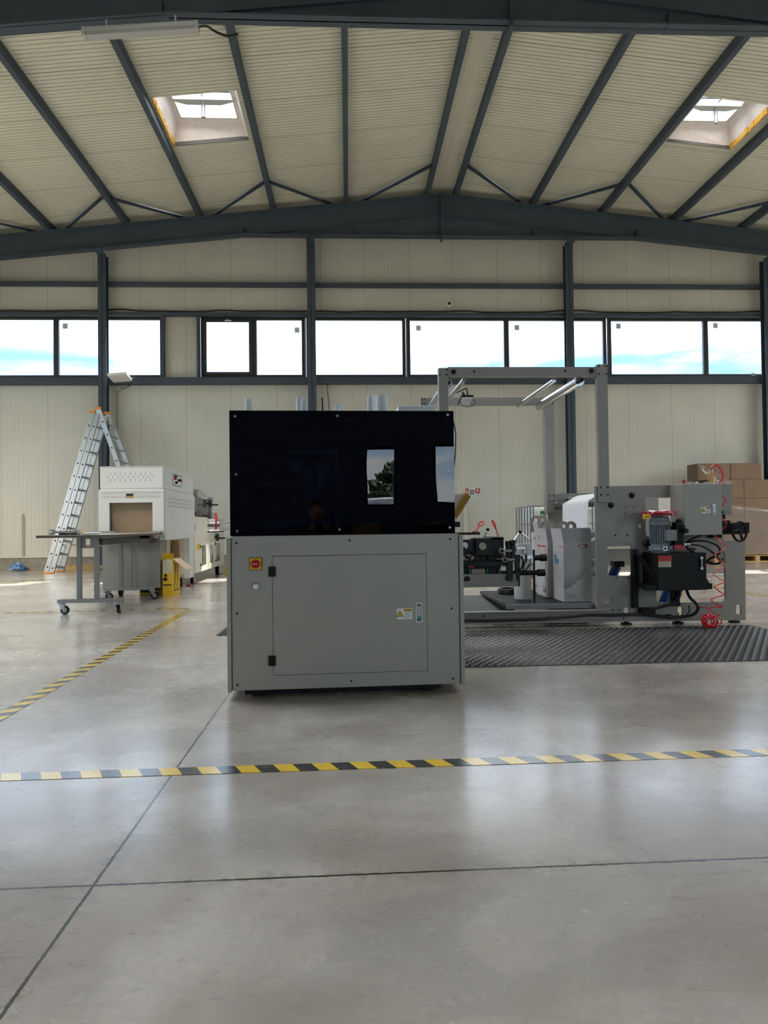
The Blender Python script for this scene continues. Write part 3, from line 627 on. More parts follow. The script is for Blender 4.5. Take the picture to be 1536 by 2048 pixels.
# dim machinery behind the acrylic, in its left half
IN = mat('white inner bracket', '#eceef2', .5)
b = MB(); zz = ZM
for x0, x1, z0, z1, y in ((.30, .37, 1.20, 1.26, .25), (.37, .42, 1.10, 1.23, .3), (.45, .50, 1.12, 1.26, .32), (.30, .55, 1.31, 1.33, .3), (.36, .46, 1.06, 1.10, .33), (.06, .52, .90, .93, .5), (.55, .57, .88, 1.35, .35)):
    b.box(x0, x1, y, y+.02, z0, z1)
b.build('inner_mechanism', IN, mach)
MB().cyl((.1, .4, 1.0), (.5, .4, 1.0), .03).cyl((.1, .5, 1.15), (.5, .5, 1.15), .02).cyl((.1, .45, 1.28), (.5, .45, 1.28), .025).build('inner_roller', ALU, mach)
MB().box(.305, .33, .24, .245, 1.04, 1.07).build('inner_label', YEL, mach)
scr = None
for px, py in ((470, 833), (675, 832), (895, 830), (472.5, 949), (897.5, 943), (474.5, 1062), (679, 1059), (899, 1055)):
    x, z = ml(px, py)
    if scr is None: scr = MB().lathe((0, -.005, 0), [(.0072, 0), (.0072, -.0015), (.0045, -.0045), (.0025, -.0045)], 14, axis='Y').build('screw', ZINC, mach); scr.location = (x, 0, z)
    else: share(scr, 'screw', (x, 0, z), mach)
pts = [(ux1+.006, .04, 1.46), (ux1+.02, .05, 1.40), (ux1+.022, .06, 1.33), (ux1+.014, .05, 1.25), (ux1+.006, .05, 1.18), (ux1+.008, .06, 1.1)]
MB().tube(spline(pts), .0035, 6).build('cable', RUBBER, mach)
mach.location = MP; mach.rotation_euler = (0, 0, MA)
def mw(x, y, z): return MP+ME*x+MN*y+Vector((0, 0, z))

# things standing on its roof
def roll(px0, px1, pyt, dep, label, m, name='paper_core', cat='tube', grp=None, hollow=True):
    lx = (ml(px0, pyt, dep)[0], ml(px1, pyt, dep)[0]); zt = ml((px0+px1)/2, pyt, dep)[1]; r = (lx[1]-lx[0])/2
    p = mw((lx[0]+lx[1])/2, dep, ZT+.001); h = zt-ZT-.001
    return tag(MB().lathe(p, [(r, 0), (r, h), (r*.8, h), (r*.8, h-.02)], 28).build(name, m), label, cat, grp)
roll(489.5, 504.5, 797, .28, 'single white paper tube standing near the left end of the black box roof', PAPER)
roll(592, 607, 795, .40, 'taller rear tube of the white pair standing left of the roof\'s thin rod', PAPER)
roll(602, 615.5, 799, .26, 'shorter front tube of the white pair standing left of the roof\'s thin rod', PAPER)
roll(734, 749, 792.5, .38, 'slim white tube right beside the fat white roll on the black box', PAPER)
roll(751, 776, 792, .30, 'fat white paper roll standing on the right part of the black box', PAPER, 'paper_roll', 'roll')
roll(670, 681, 809, .2, 'short grey metal stub on the black box roof', ALU, 'metal_stub', 'fitting')
p = mw(ml(645.5, 800, .2)[0], .2, ZT+.001)
tag(MB().cyl(p, p+Vector((-.003, 0, .105)), .004, 8).lathe(p, [(.009, 0), (.009, .012), (.004, .018)], 12).build('antenna_rod', BLACKM), 'thin black rod standing upright on the black box roof', 'rod')
x0, z0 = ml(795, 819, .45); x1, _ = ml(868, 815, .45)
b = MB(); MX = Matrix.Translation(MP) @ Matrix.Rotation(MA, 4, 'Z')
b.box(x0, x1, .40, .62, ZT+.001, z0+.016, 0, MX)
tag(b.build('flat_carton', PAPER, None, .003), 'flat pale carton lying on the right end of the black box roof', 'box')
pr_ = [MX @ Vector(q) for q in ((x0+.01, .37, ZT+.006), (x0+.03, .36, ZT+.03), (x0+.06, .38, ZT+.052), (x0+.1, .395, ZT+.045))]
tag(MB().tube(spline(pr_), .004, 6).build('red_strap', REDHOSE), 'small red strap hanging beside the flat carton on the roof', 'strap')

# ------------------------------------------------------------------ hazard tapes on the floor
def tape(x0, y0, x1, y1, w, label, flip=1):
    m = bpy.data.materials.get('hazard tape') or bpy.data.materials.new('hazard tape')
    if not m.use_nodes:
        m.use_nodes = True; t = m.node_tree; p = t.nodes['Principled BSDF']; p.inputs['Roughness'].default_value = .2; p.inputs['Specular IOR Level'].default_value = 1; p.inputs['Coat Weight'].default_value = .6; p.inputs['Coat Roughness'].default_value = .2; p.inputs['Coat IOR'].default_value = 1.5
        g = t.nodes.new('ShaderNodeTexCoord'); s = t.nodes.new('ShaderNodeSeparateXYZ'); t.links.new(g.outputs['Object'], s.inputs[0])
        q = math_('FRACT', math_('DIVIDE', math_('ADD', s.outputs[0], math_('MULTIPLY', s.outputs[1], .45, tree=t), tree=t), .142, tree=t), tree=t)
        n = t.nodes.new('ShaderNodeMix'); n.data_type = 'RGBA'; t.links.new(math_('LESS_THAN', q, .5, tree=t), n.inputs[0])
        n.inputs[6].default_value = (*lin('#1c1c1c'), 1); n.inputs[7].default_value = (*lin('#e2bc28'), 1)
        wn = t.nodes.new('ShaderNodeTexNoise'); wn.inputs['Scale'].default_value = 30; t.links.new(g.outputs['Object'], wn.inputs[0])
        n2 = t.nodes.new('ShaderNodeMix'); n2.data_type = 'RGBA'; mrn = t.nodes.new('ShaderNodeMapRange'); mrn.inputs[1].default_value = .55; mrn.inputs[2].default_value = .8; mrn.inputs[4].default_value = .35
        t.links.new(wn.outputs[0], mrn.inputs[0]); t.links.new(mrn.outputs[0], n2.inputs[0]); t.links.new(n.outputs[2], n2.inputs[6]); n2.inputs[7].default_value = (*lin('#8f8a7c'), 1)
        t.links.new(n2.outputs[2], p.inputs['Base Color'])
    Ln = math.hypot(x1-x0, y1-y0); k = max(2, int(Ln/.3)); b = MB()
    for i in range(k):
        a, c = Ln*i/k, Ln*(i+1)/k; b.box(a, c, -w/2, w/2, 0, .0012)
    o = b.build('floor_marking_tape', m); o.location = (x0, y0, .0006); o.rotation_euler = (0, 0, math.atan2(y1-y0, x1-x0)); return tag(o, label, 'floor tape')
tape(-3.4, 2.635, 4.6, 2.718, .078, 'yellow and black hazard tape crossing the floor in front of the grey cabinet')
tape(-1.655, 1.6, -1.737, 7.87, .078, 'yellow and black hazard tape running away along the left of the cabinet')
tape(-6.6, 7.70, -1.74, 7.93, .078, 'yellow and black hazard tape crossing beneath the wheeled table')
tape(4.90, 7.2, 4.955, 11.5, .078, 'yellow and black hazard tape near the right edge beyond the machine')
tape(-9.0, 11.15, -4.6, 13.2, .078, 'faint far hazard tape on the sunlit floor at the left')

# ------------------------------------------------------------------ black rubber mats
def matmat():
    m = bpy.data.materials.new('black ribbed rubber mat'); m.use_nodes = True; t = m.node_tree; p = t.nodes['Principled BSDF']
    p.inputs['Base Color'].default_value = (*lin('#1d1e1f'), 1); p.inputs['Roughness'].default_value = .38; p.inputs['Specular IOR Level'].default_value = .6; return m
MATM = matmat()
def floor_mat_thing(x0, x1, y0, y1, label):
    b = MB(); b.box(x0, x1, y0, y1, 0.0005, .006)
    s = .042; ny = int((y1-y0)/s); nx = int((x1-x0)/(s*1.3))
    for j in range(ny):          # raised studs, in staggered rows
        for i in range(nx):
            cx = x0+s*.65+i*s*1.3+(s*.65 if j % 2 else 0); cy = y0+s*.5+j*s
            if cx+.016 > x1: continue
            b.add([(cx-.021, cy, .006), (cx, cy-.015, .006), (cx+.021, cy, .006), (cx, cy+.015, .006), (cx-.012, cy, .0115), (cx, cy-.008, .0115), (cx+.012, cy, .0115), (cx, cy+.008, .0115)],
                  [(0, 1, 5, 4), (1, 2, 6, 5), (2, 3, 7, 6), (3, 0, 4, 7), (4, 5, 6, 7)])
    me = bpy.data.meshes.new('rubber_mat'); me.from_pydata(b.v, [], b.f); me.materials.append(MATM)
    o = bpy.data.objects.new('rubber_mat', me); COL.objects.link(o); return tag(o, label, 'mat')
floor_mat_thing(.62, 3.42, 4.42, 5.9, 'large black studded rubber mat in front of the right-hand machine')
floor_mat_thing(-1.10, .15, 5.94, 7.3, 'black rubber mat whose corner shows at the cabinet\'s left side')
# ------------------------------------------------------------------ web machine at the right
YP = 6.1; YB = 7.58; PT = .03
c6 = lambda x, y: (1180+x*.2318, 900+y*.2318)
def P6(x, y, Y=YP): return at(*c6(x, y), Y)
web = thing('web_unwinding_machine', 'grey steel web machine with a tall square gantry at the right', 'machine', (2.2, 6.1, 0))
out = [(2.158, .03), (3.482, .018), (3.49, .72), (3.29, .723), (3.29, .947), (3.372, .947), (3.378, 1.22), (2.154, 1.21)]
holes = [rrect(2.255, 2.471, .426, .709, .03), rrect(2.598, 2.93, .764, 1.114, .03), rrect(2.682, 3.308, .183, .63, .035),
         circ(2.378, .862, .021), circ(2.55, .86, .019), circ(2.246, .214, .048, 22, .026), circ(2.417, .123, .028, 18, .028), rrect(2.87, 2.92, .07, .15, .024), rrect(3.395, 3.447, .07, .16, .024), rrect(2.185, 2.275, 1.075, 1.128, .025)]
for y, nm in ((YP, 'near'), (YB, 'far')):
    MB().plate([out]+[h[::-1] for h in holes], y, y+PT).build('side_plate', GREYD, web, .002)
# gantry: near and far uprights and head beams
def post(x0, x1, y0, y1, z0, z1, nm='gantry_post'):
    return MB().box(x0, x1, y0, y1, z0, z1).build(nm, GREYD, web, .002)
posts = [post(2.180, 2.272, YP-.03, YP+.03, 1.07, 2.275), post(.79, .872, YP-.03, YP+.05, .02, 2.245), post(2.135, 2.235, YB-.02, YB+.06, 1.0, 2.255), post(.785, .865, YB-.02, YB+.06, .02, 2.25)]
MB().box(.872, 2.181, YP-.02, YP+.05, 2.173, 2.255).build('gantry_beam', GREYD, web, .002)
MB().box(.865, 2.140, YB-.02, YB+.04, 2.172, 2.254).build('gantry_beam', GREYD, web, .002)
# bolted joint plates with black screws
def bolts(pts, y, parent, r=.0075, m=BLACKM):
    global bl0
    first = None
    for x, z in pts:
        if first is None: first = MB().cyl((0, -.006, 0), (0, 0, 0), r, 12).build('bolt', m, parent); first.location = (x, y, z)
        else: share(first, 'bolt', (x, y, z), parent)
bolts([(2.196, 1.2), (2.255, 1.2), (2.196, 1.135), (2.255, 1.135)], YP-.03, web)
bolts([(2.195, 2.258), (2.26, 2.258), (2.195, 2.19), (2.26, 2.19), (.80, 2.185), (.858, 2.185), (.86, 2.23)], YP-.03, web, .0075)
bolts([(.80, 2.24), (.83, 2.24), (.80, 2.19), (.83, 2.19), (2.205, 2.24), (2.165, 2.19), (2.22, 2.19), (2.17, 1.19), (2.215, 1.19), (2.17, 1.13), (2.215, 1.13)], YB-.02, web)
bolts([(.92, 2.212)]+[(2.13, 2.219)], YP-.022, web, .022)
bolts([(1.1, 2.214), (1.90, 2.219)], YP-.022, web, .009)
for (x, y) in ((180, 476), (360, 390)):
    X_, Z_ = P6(x, y); MB().lathe((X_, YP, Z_), [(.025, 0), (.025, -.008), (.014, -.016), (.006, -.018)], 20, axis='Y').build('shaft_cap', BLACKM, web)
bolts([P6(*q) for q in ((303, 492), (370, 492), (303, 547), (370, 547))], YP, web, .01, mat('grey screw', '#6f7173', .4))
bolts([P6(*q) for q in ((218, 735), (322, 735), (228, 1102), (330, 1102), (197, 1380), (248, 1380), (288, 1452))], YP, web, .0075)
X_, Z_ = P6(485, 805)
MB().lathe((X_, YP, Z_), [(.036, 0), (.036, -.02), (.026, -.024), (.02, -.03)], 24, axis='Y').build('bearing_housing', mat('dark bearing', '#2b2a29', .4), web)
# rollers between the two frames
def roller(x, z, r, m, y0=YP+.03, y1=YB-.02, name='roller', end=True):
    o = MB().cyl((x, y0+.05, z), (x, y1-.04, z), r, 26).build(name, m, web)
    if end: MB().cyl((x, y0-.01, z), (x, y1+.01, z), r*.45, 14).build('shaft', BLACKM, o)
    return o
roller(2.06, 2.15, .042, CHROME); roller(1.83, 2.155, .019, CHROME, name='guide_rod', end=False)
roller(1.03, 2.165, .019, CHROME, name='guide_rod', end=False); roller(.885, 2.13, .04, ALU)
roller(2.24, 1.072, .035, mat('dark rubber roller', '#3a3b3d', .4), name='guide_roller'); roller(2.36, 1.135, .03, mat('dark rubber roller', '#3a3b3d', .4), name='guide_roller')
roller(2.24, .80, .03, ALU); roller(2.55, .72, .035, ALU); roller(2.62, .35, .03, ALU)
# cross members tying the plates
for x0, x1, z0, z1 in ((2.2, 2.26, .5, .56), (3.42, 3.48, .55, .63), (2.3, 2.36, .05, .11)):
    MB().box(x0, x1, YP+.03, YB, z0, z1).build('cross_member', GREYD, web, .002)
MB().box(2.64, 2.98, YB-.35, YB-.30, .585, .62).box(2.64, 2.96, YB-.35, YB-.32, .45, .585).build('guide_bracket', mat('pale bracket', '#9a9c98', .4), web)
MB().cyl((2.47, 6.75, .24), (2.585, 6.75, .47), .045, 18).box(2.54, 2.64, 6.70, 6.80, .465, .52, 1).build('air_cylinder', [BLUECYL, NAVY], web) 
MB().cyl((2.98, 6.6, .12), (3.12, 6.6, .46), .055, 18).build('air_cylinder', BLUECYL, web)
# base rails in front of the platform
MB().box(.2, 2.26, YP-.01, YP+.05, .045, .125).box(.2, 2.262, YP-.03, YP+.05, .125, .136).box(.2, 2.262, YP-.03, YP+.05, .030, .045).build('base_rail', GREYD, web, .002)
MB().box(.2, 2.26, YB, YB+.05, .03, .13).build('base_rail', GREYD, web, .002)
bolts([(1.15, .10), (1.72, .085)], YP-.012, web, .009)
def foot(x, y):
    MB().cyl((x, y, .0), (x, y, .014), .048, 24).cyl((x, y, .014), (x, y, .09), .010, 12).lathe((x, y, .014), [(.03, 0), (.016, .01), (.012, .012)], 16).build('levelling_foot', BLACKM, web)
for x in (2.416, 2.879, 3.385):
    foot(x, YP-.0+.015); foot(x, YB+.015)
foot(.83, YP+.01); foot(.83, YB+.02); foot(1.6, YB+.02)
# long arm reaching out low on the right
MB().hexa([(3.3, YB+.2, .30), (4.3, YB+.2, .30), (4.3, YB+.24, .30), (3.3, YB+.24, .30)], [(3.3, YB+.2, .46), (4.3, YB+.2, .34), (4.3, YB+.24, .34), (3.3, YB+.24, .46)]).box(3.25, 3.35, YB, YB+.24, .3, .42).build('swing_arm', GREYD, web, .002)
# electrical cabinet
ec = MB().box(2.822, 3.152, 5.86, YP, .778, 1.214).build('electrical_cabinet', GREY, web, .003)
MB().box(2.826, 3.150, 5.848, 5.859, .781, 1.211).build('cabinet_door', GREY, ec, .002)
MB().box(2.9, 3.15, 5.9, 6.08, 1.214, 1.219).build('cabinet_lid', WHITEP, ec)
x, z = at(1427.5, 1018.5, 5.845)
MB().plate([rrect(x-.014, x+.014, z-.047, z+.047, .013)], 5.838, 5.848).plate([rrect(x-.008, x+.008, z-.022, z+.034, .007)], 5.832, 5.838, m=1).cyl((x, 5.830, z-.033), (x, 5.84, z-.033), .005, 12, 2).build('cabinet_handle', [ALU, ZINC, BLACKM], ec, .001)
x, z = at(1412.5, 1020, 5.846); warn_label(x, z, .085, .055, ec, 5.845)
for px, r in ((1368, .017),):
    x, z = at(px, 965, 5.93); MB().lathe((x, 5.93, 1.219), [(r*.6, 0), (r*.6, .012), (r, .016), (r, .026), (r*.7, .032)], 20).build('emergency_button', RED, ec)
for px, h, m in ((1386, .012, BLACKM), (1394, .016, WHITE), (1403, .01, BLACKM), (1411, .014, ZINC), (1416, .018, ZINC)):
    x, z = at(px, 965, 5.95); MB().cyl((x, 5.95, 1.219), (x, 5.95, 1.219+h), .007, 12).build('push_button', m, ec)
x, z = at(1422.5, 955, 5.98)
MB().cyl((x, 5.98, 1.214), (x, 5.98, 1.325), .0135, 18).build('air_regulator', AMBER, ec); MB().cyl((x, 5.98, 1.325), (x, 5.98, 1.34), .015, 18).cyl((x, 5.98, 1.34), (x, 5.98, 1.352), .007).build('fitting', ZINC, ec)
MB().box(x+.02, x+.028, 5.97, 5.99, 1.214, 1.28).build('white_strip', WHITE, ec)
# hand wheel with shaft and black bracket at the right
wx, wz = at(1479.5, 1063, 5.80)
MB().box(3.15, 3.42, 5.95, 6.05, .78, .87).box(3.15, 3.28, 5.95, 6.06, .87, .90).box(3.33, 3.47, 5.99, 6.04, .79, .88).box(3.15, 3.24, 6.02, 6.1, .75, .80).build('wheel_bracket', BLACK, web, .003)
b = MB(); R_ = .081; TI = .35
ax = Vector((math.sin(TI), -math.cos(TI), 0)); e1 = Vector((math.cos(TI), math.sin(TI), 0)); e2 = Vector((0, 0, 1)); cc = Vector((wx, 5.80, wz))
b.tube([cc+e1*R_*math.cos(2*PI*i/32)+e2*R_*math.sin(2*PI*i/32) for i in range(32)], .010, 8, closed=True)
for k in range(3):
    a = 2*PI*k/3+.9; b.tube([cc, cc+(e1*math.cos(a)+e2*math.sin(a))*R_], .011, 8)
b.cyl(cc-ax*.02, cc+ax*.018, .022).cyl(cc, Vector((3.36, 6.0, .83)), .011)
b.build('hand_wheel', BLACK, web)
for z in (.985, .945): pass
x, z = at(1448, 1024, 6.02); MB().lathe((x, 6.1, z), [(.02, 0), (.02, -.04), (.014, -.046)], 18, axis='Y').build('shaft_cap', BLACKM, web)
MB().cyl((x, 6.02, z-.06), (x-.005, 6.02, z-.02), .013).build('knob', BLACKM, web)
# hydraulic tank on brackets
tk = MB().hexa([(2.549, 5.76, .325), (2.962, 5.76, .325), (2.962, YP-.03, .325), (2.549, YP-.03, .325)], [(2.549, 5.76, .633), (2.962, 5.76, .633), (2.962, YP-.03, .633), (2.549, YP-.03, .633)]).build('hydraulic_tank', BLACK, web, .004)
x0, z0 = at(1316, 1112, 5.758); x1, z1 = at(1341.5, 1134, 5.758)
x0 = 2.556; MB().box(x0, x0+.11, 5.755, 5.76, z0-.045, z0).build('red_warning_label', mat('red warning label', '#c9372c', .5), tk)
MB().box(x0, x0+.105, 5.755, 5.76, z0-.092, z0-.046).build('printed_label', mat('cream label', '#c9c4b0', .6), tk)
b = MB()
for k in range(4): b.box(x0+.006, x0+.1-.01*k, 5.7545, 5.755, z0-.055-.009*k, z0-.053-.009*k)
for k in range(3): b.box(x0+.006, x0+.1-.02*(k == 0), 5.7545, 5.755, z0-.012-.011*k, z0-.009-.011*k)
b.build('print_lines', mat('brown print', '#5a2a22', .6), tk)
x, z = at(1402, 1116, 5.75)
MB().box(x-.012, x+.012, 5.745, 5.76, z-.10, z+.01).cyl((x, 5.748, z), (x, 5.735, z), .012, 16, 1).cyl((x, 5.748, z-.085), (x, 5.735, z-.085), .012, 16, 1).cyl((x, 5.738, z), (x, 5.738, z-.085), .005, 10, 1).build('level_gauge', [BLACKM, ZINC], tk)
MB().cyl((2.915, 5.9, .633), (2.915, 5.9, .65), .018).cyl((2.915, 5.9, .65), (2.915, 5.9, .668), .028, 24).build('filler_cap', mat('brown cap', '#33201c', .4), tk)
MB().box(2.50, 2.56, 5.80, YP-.0, .335, .365).box(2.455, 2.50, YP-.055, YP, .15, .66).hexa([(2.47, 5.98, .60), (2.5, 5.98, .62), (2.5, 6.02, .62), (2.47, 6.02, .60)], [(2.58, 5.78, .34), (2.61, 5.78, .36), (2.61, 5.82, .36), (2.58, 5.82, .34)])\
    .box(2.45, 2.62, 5.78, 5.83, .325, .37).box(2.86, 3.03, 5.80, YP, .325, .375).hexa([(2.95, 5.8, .37), (3.01, 5.8, .37), (3.01, 5.85, .37), (2.95, 5.85, .37)], [(2.95, 5.8, .46), (2.96, 5.8, .46), (2.96, 5.85, .46), (2.95, 5.85, .46)]).build('tank_bracket', BLACK, web, .002)
MB().box(2.80, 2.87, YP-.05, YP, .16, .325).build('tank_bracket', BLACK, web, .002)
# motor, standing on the tank
mxc, myc = 2.645, 5.92; MG = mat('motor grey', '#7b8287', .4, noise_=(20, .06))
mo = MB().cyl((mxc, myc, .70), (mxc, myc, .885), .072, 30)
for k in range(28):
    a = 2*PI*k/28; q = Vector((mxc+.079*math.cos(a), myc+.079*math.sin(a), 0)); d = Vector((math.cos(a), math.sin(a), 0)); n_ = Vector((-math.sin(a), math.cos(a), 0))*.0022
    mo.hexa([q-d*.012-n_+Vector((0, 0, .71)), q-d*.012+n_+Vector((0, 0, .71)), q+d*.006+n_+Vector((0, 0, .71)), q+d*.006-n_+Vector((0, 0, .71))],
            [q-d*.012-n_+Vector((0, 0, .87)), q-d*.012+n_+Vector((0, 0, .87)), q+d*.006+n_+Vector((0, 0, .87)), q+d*.006-n_+Vector((0, 0, .87))])
mo = mo.build('motor', MG, web)
MB().lathe((mxc, myc, .868), [(.088, 0), (.088, .03), (.080, .034), (.079, .062), (.066, .072), (.02, .074)], 34).build('fan_cover', MG, mo)
MB().box(mxc+.0, mxc+.095, myc-.115, myc-.05, .735, .825).box(mxc+.005, mxc+.09, myc-.12, myc-.115, .74, .82).build('terminal_box', MG, mo, .006)
MB().lathe((mxc, myc, .635), [(.075, 0), (.075, .012), (.088, .02), (.088, .03), (.076, .04), (.076, .066)], 30).box(mxc-.088, mxc-.06, myc-.03, myc+.03, .65, .69).box(mxc+.055, mxc+.088, myc-.05, myc+.01, .65, .69).build('end_bell', MG, mo)
MB().box(mxc-.018, mxc+.018, myc-.096, myc-.08, .652, .688).cyl((mxc, myc-.098, .67), (mxc, myc-.094, .67), .011, 16, 1).build('cable_entry', [ZINC, BLACKM], mo)
# valve block beside it
vb = MB().box(2.745, 2.80, 5.86, 5.99, .70, .86).box(2.74, 2.77, 5.82, 5.9, .80, .89).cyl((2.79, 5.85, .845), (2.79, 5.80, .845), .022, 16).cyl((2.77, 5.85, .89), (2.80, 5.9, .90), .02, 14)\
    .cyl((2.76, 5.87, .865), (2.80, 5.80, .83), .017, 14).box(2.79, 2.83, 5.88, 5.96, .70, .80).cyl((2.81, 5.83, .82), (2.81, 5.78, .815), .02, 16).build('valve_block', BLACK, web, .003)
MB().box(2.735, 2.825, 5.85, 5.98, .655, .70).build('red_manifold', RED, vb, .003)
MB().cyl((2.80, 5.80, .705), (2.86, 5.79, .703), .008, 12).cyl((2.86, 5.79, .703), (2.885, 5.785, .706), .0115, 16).box(2.795, 2.81, 5.79, 5.81, .695, .715).build('hose_fitting', ZINC, vb)
# black hoses
def p6(x, y, Y): a, c = P6(x, y, Y); return (a, Y, c)
hose = lambda pts, r, nm='hose': MB().tube(spline(pts), r, 10).build(nm, RUBBER, web)
hose([p6(875, 810, 5.785), p6(960, 825, 5.77), p6(1040, 870, 5.75), p6(1100, 925, 5.74), p6(1125, 960, 5.75), p6(1100, 982, 5.78), p6(1040, 978, 5.86), p6(1000, 965, 5.9)], .0095)
hose([p6(820, 800, 5.88), p6(900, 785, 5.82), p6(1000, 785, 5.78), p6(1085, 815, 5.76), p6(1122, 860, 5.76), p6(1100, 905, 5.78), p6(1040, 935, 5.82), p6(1000, 965, 5.9)], .010)
hose([p6(820, 810, 5.95), p6(880, 770, 5.95), p6(950, 745, 6.0), p6(1010, 720, 6.05)], .012)
hose([p6(830, 830, 5.9), p6(850, 860, 5.86), p6(885, 870, 5.86), p6(900, 890, 5.88)], .008)
hose([p6(830, 1200, 6.03), p6(860, 1270, 5.96), p6(920, 1330, 5.92), p6(930, 1375, 5.92), p6(890, 1420, 5.94), p6(800, 1440, 5.98), p6(680, 1440, 6.0), p6(540, 1425, 6.02), p6(400, 1418, 6.04), p6(200, 1425, 6.04), p6(0, 1422, 6.04), (1.9, 6.03, .09), (1.6, 6.03, .075), (1.2, 6.03, .07), (.9, 6.03, .075), (.4, 6.03, .07)], .013, 'cable_bundle')
hose([p6(850, 1340, 6.0), p6(858, 1385, 5.99), p6(835, 1425, 5.99)], .006)
hose([p6(780, 1200, 6.0), p6(775, 1260, 6.0), p6(745, 1310, 6.0), p6(660, 1345, 6.0), p6(560, 1370, 6.0), p6(500, 1385, 6.0)], .009)
hose([p6(800, 1200, 6.03), p6(740, 1290, 6.0), p6(690, 1325, 6.0), p6(600, 1350, 6.0)], .006)
MB().lathe(p6(680, 1438, 6.0), [(.02, -.02), (.02, .02)], 16, axis='X').build('cable_knot', RUBBER, web)
MB().box(*[P6(415, 1410)[0], P6(525, 1410)[0]], 6.0, YP, P6(470, 1410)[1], P6(470, 1355)[1]).build('junction_box', BLACK, web, .002)

# coiled red air hose: loops over the cabinet, runs down and lies in a heap of coils
pts = []
A = lambda x, y, Y: p6(x, y, Y)
front = [A(1043, 178, 5.97), A(1050, 150, 5.96), A(1080, 127, 5.95), A(1115, 150, 5.94), A(1143, 205, 5.93), A(1138, 255, 5.94), A(1112, 290, 5.98), A(1100, 330, 6.17)]
o = thing('coiled_air_hose', 'bright red coiled air hose hanging beside the electrical cabinet into a heap', 'hose', (3.1, 6.0, 0))
MB().tube(spline(front, 10), .0062, 8).build('upper_loop', REDHOSE, o)
z_ = [A(1110, 390, 5.93), A(1140, 398, 5.92), A(1172, 440, 5.91), A(1137, 487, 5.92), A(1120, 535, 5.96), A(1140, 590, 5.91), A(1178, 640, 5.90), A(1142, 685, 5.92), A(1100, 715, 5.95), A(1078, 735, 5.84), A(1120, 785, 5.75), A(1172, 830, 5.72), A(1130, 870, 5.72),
      A(1080, 905, 5.73), A(1100, 945, 5.72), A(1150, 975, 5.72), A(1165, 1010, 5.72), A(1100, 1035, 5.72), A(1065, 1065, 5.72), A(1110, 1105, 5.72), A(1162, 1135, 5.72), A(1110, 1162, 5.72), A(1072, 1178, 5.72), A(1110, 1215, 5.72), A(1155, 1250, 5.72), A(1090, 1270, 5.72), A(1045, 1292, 5.72), A(1085, 1325, 5.72), A(1140, 1352, 5.72), A(1060, 1358, 5.72), A(1030, 1370, 5.73), A(1070, 1410, 5.73), A(1125, 1425, 5.74)]
MB().tube(spline(z_, 8), .0042, 8).build('hanging_coils', REDHOSE, o)
hc = Vector(A(1035, 1445, 5.78)); hc.z = .062; pts = [Vector(A(940, 1360, 5.9)), Vector(A(1000, 1358, 5.82)), Vector(A(1030, 1400, 5.77))]
for k in range(150):
    a = k*.42; tl = .35*math.sin(k*.11); r = .050+.008*math.sin(k*.37)
    pts.append(hc+Vector((r*math.cos(a)+.022*math.sin(k*.09), .03*math.cos(a*.5+k*.1)+tl*.05, r*.88*math.sin(a))))
MB().tube(spline(pts, 3), .0042, 6).build('hose_heap', REDHOSE, o)

# red plastic-wrapped part lying on the motor with its yellow tag
rp = thing('wrapped_ring', 'glossy red shrink-wrapped ring lying on top of the vertical grey motor', 'wrapped part', (2.64, 5.92, .943))
RW = mat('glossy red film', '#b2122e', .15, coat=1, noise_=(30, .3), bump=(60, 1, .02))
b = MB(); n = 48; pts = []
prof = [(.03, .0), (.12, .002), (.140, .010), (.146, .024), (.138, .040), (.10, .048), (.05, .046), (.01, .04)]
b.lathe((2.635, 5.92, .9425), prof, 48); v2 = []
for v in b.v:
    q = Vector(v); q += Vector((0, 0, 1))*.006*noise.noise(q*40) if q.z > .955 else Vector(); q.x = 2.635+(q.x-2.635)*1.02; v2.append(tuple(q))
b.v = v2; b.build('red_wrap', RW, rp)
x, z = P6(480, 575, 5.82)
MB().hexa([(x-.035, 5.79, z-.02), (x+.03, 5.79, z-.018), (x+.03, 5.794, z-.018), (x-.035, 5.794, z-.02)], [(x-.033, 5.80, z+.022), (x+.035, 5.80, z+.018), (x+.035, 5.804, z+.018), (x-.033, 5.804, z+.022)]).build('yellow_tag', YEL, rp)
text('ACE', .024, (x+.004, 5.79, z-.001), rp, REDINK, bold=.001)

# translucent wrapped container seen through the plate's opening
cx, cz = at(1331, 1010, 8.6)
o = thing('wrapped_container', 'white film-wrapped container with cardboard lid seen through the machine plate opening', 'container', (cx, 8.7, 0))
MB().box(cx-.14, cx+.14, 8.5, 8.9, .14, 1.185).build('body', mat('cloudy white film', '#d9d4cb', .35, bump=(25, .5, .02)), o, .01)
MB().box(cx-.145, cx+.15, 8.5, 8.9, 1.185, 1.215).build('lid', KRAFT, o, .003)
MB().box(cx-.15, cx+.15, 8.48, 8.92, .0, .14).build('pallet_base', WOOD, o, .003)

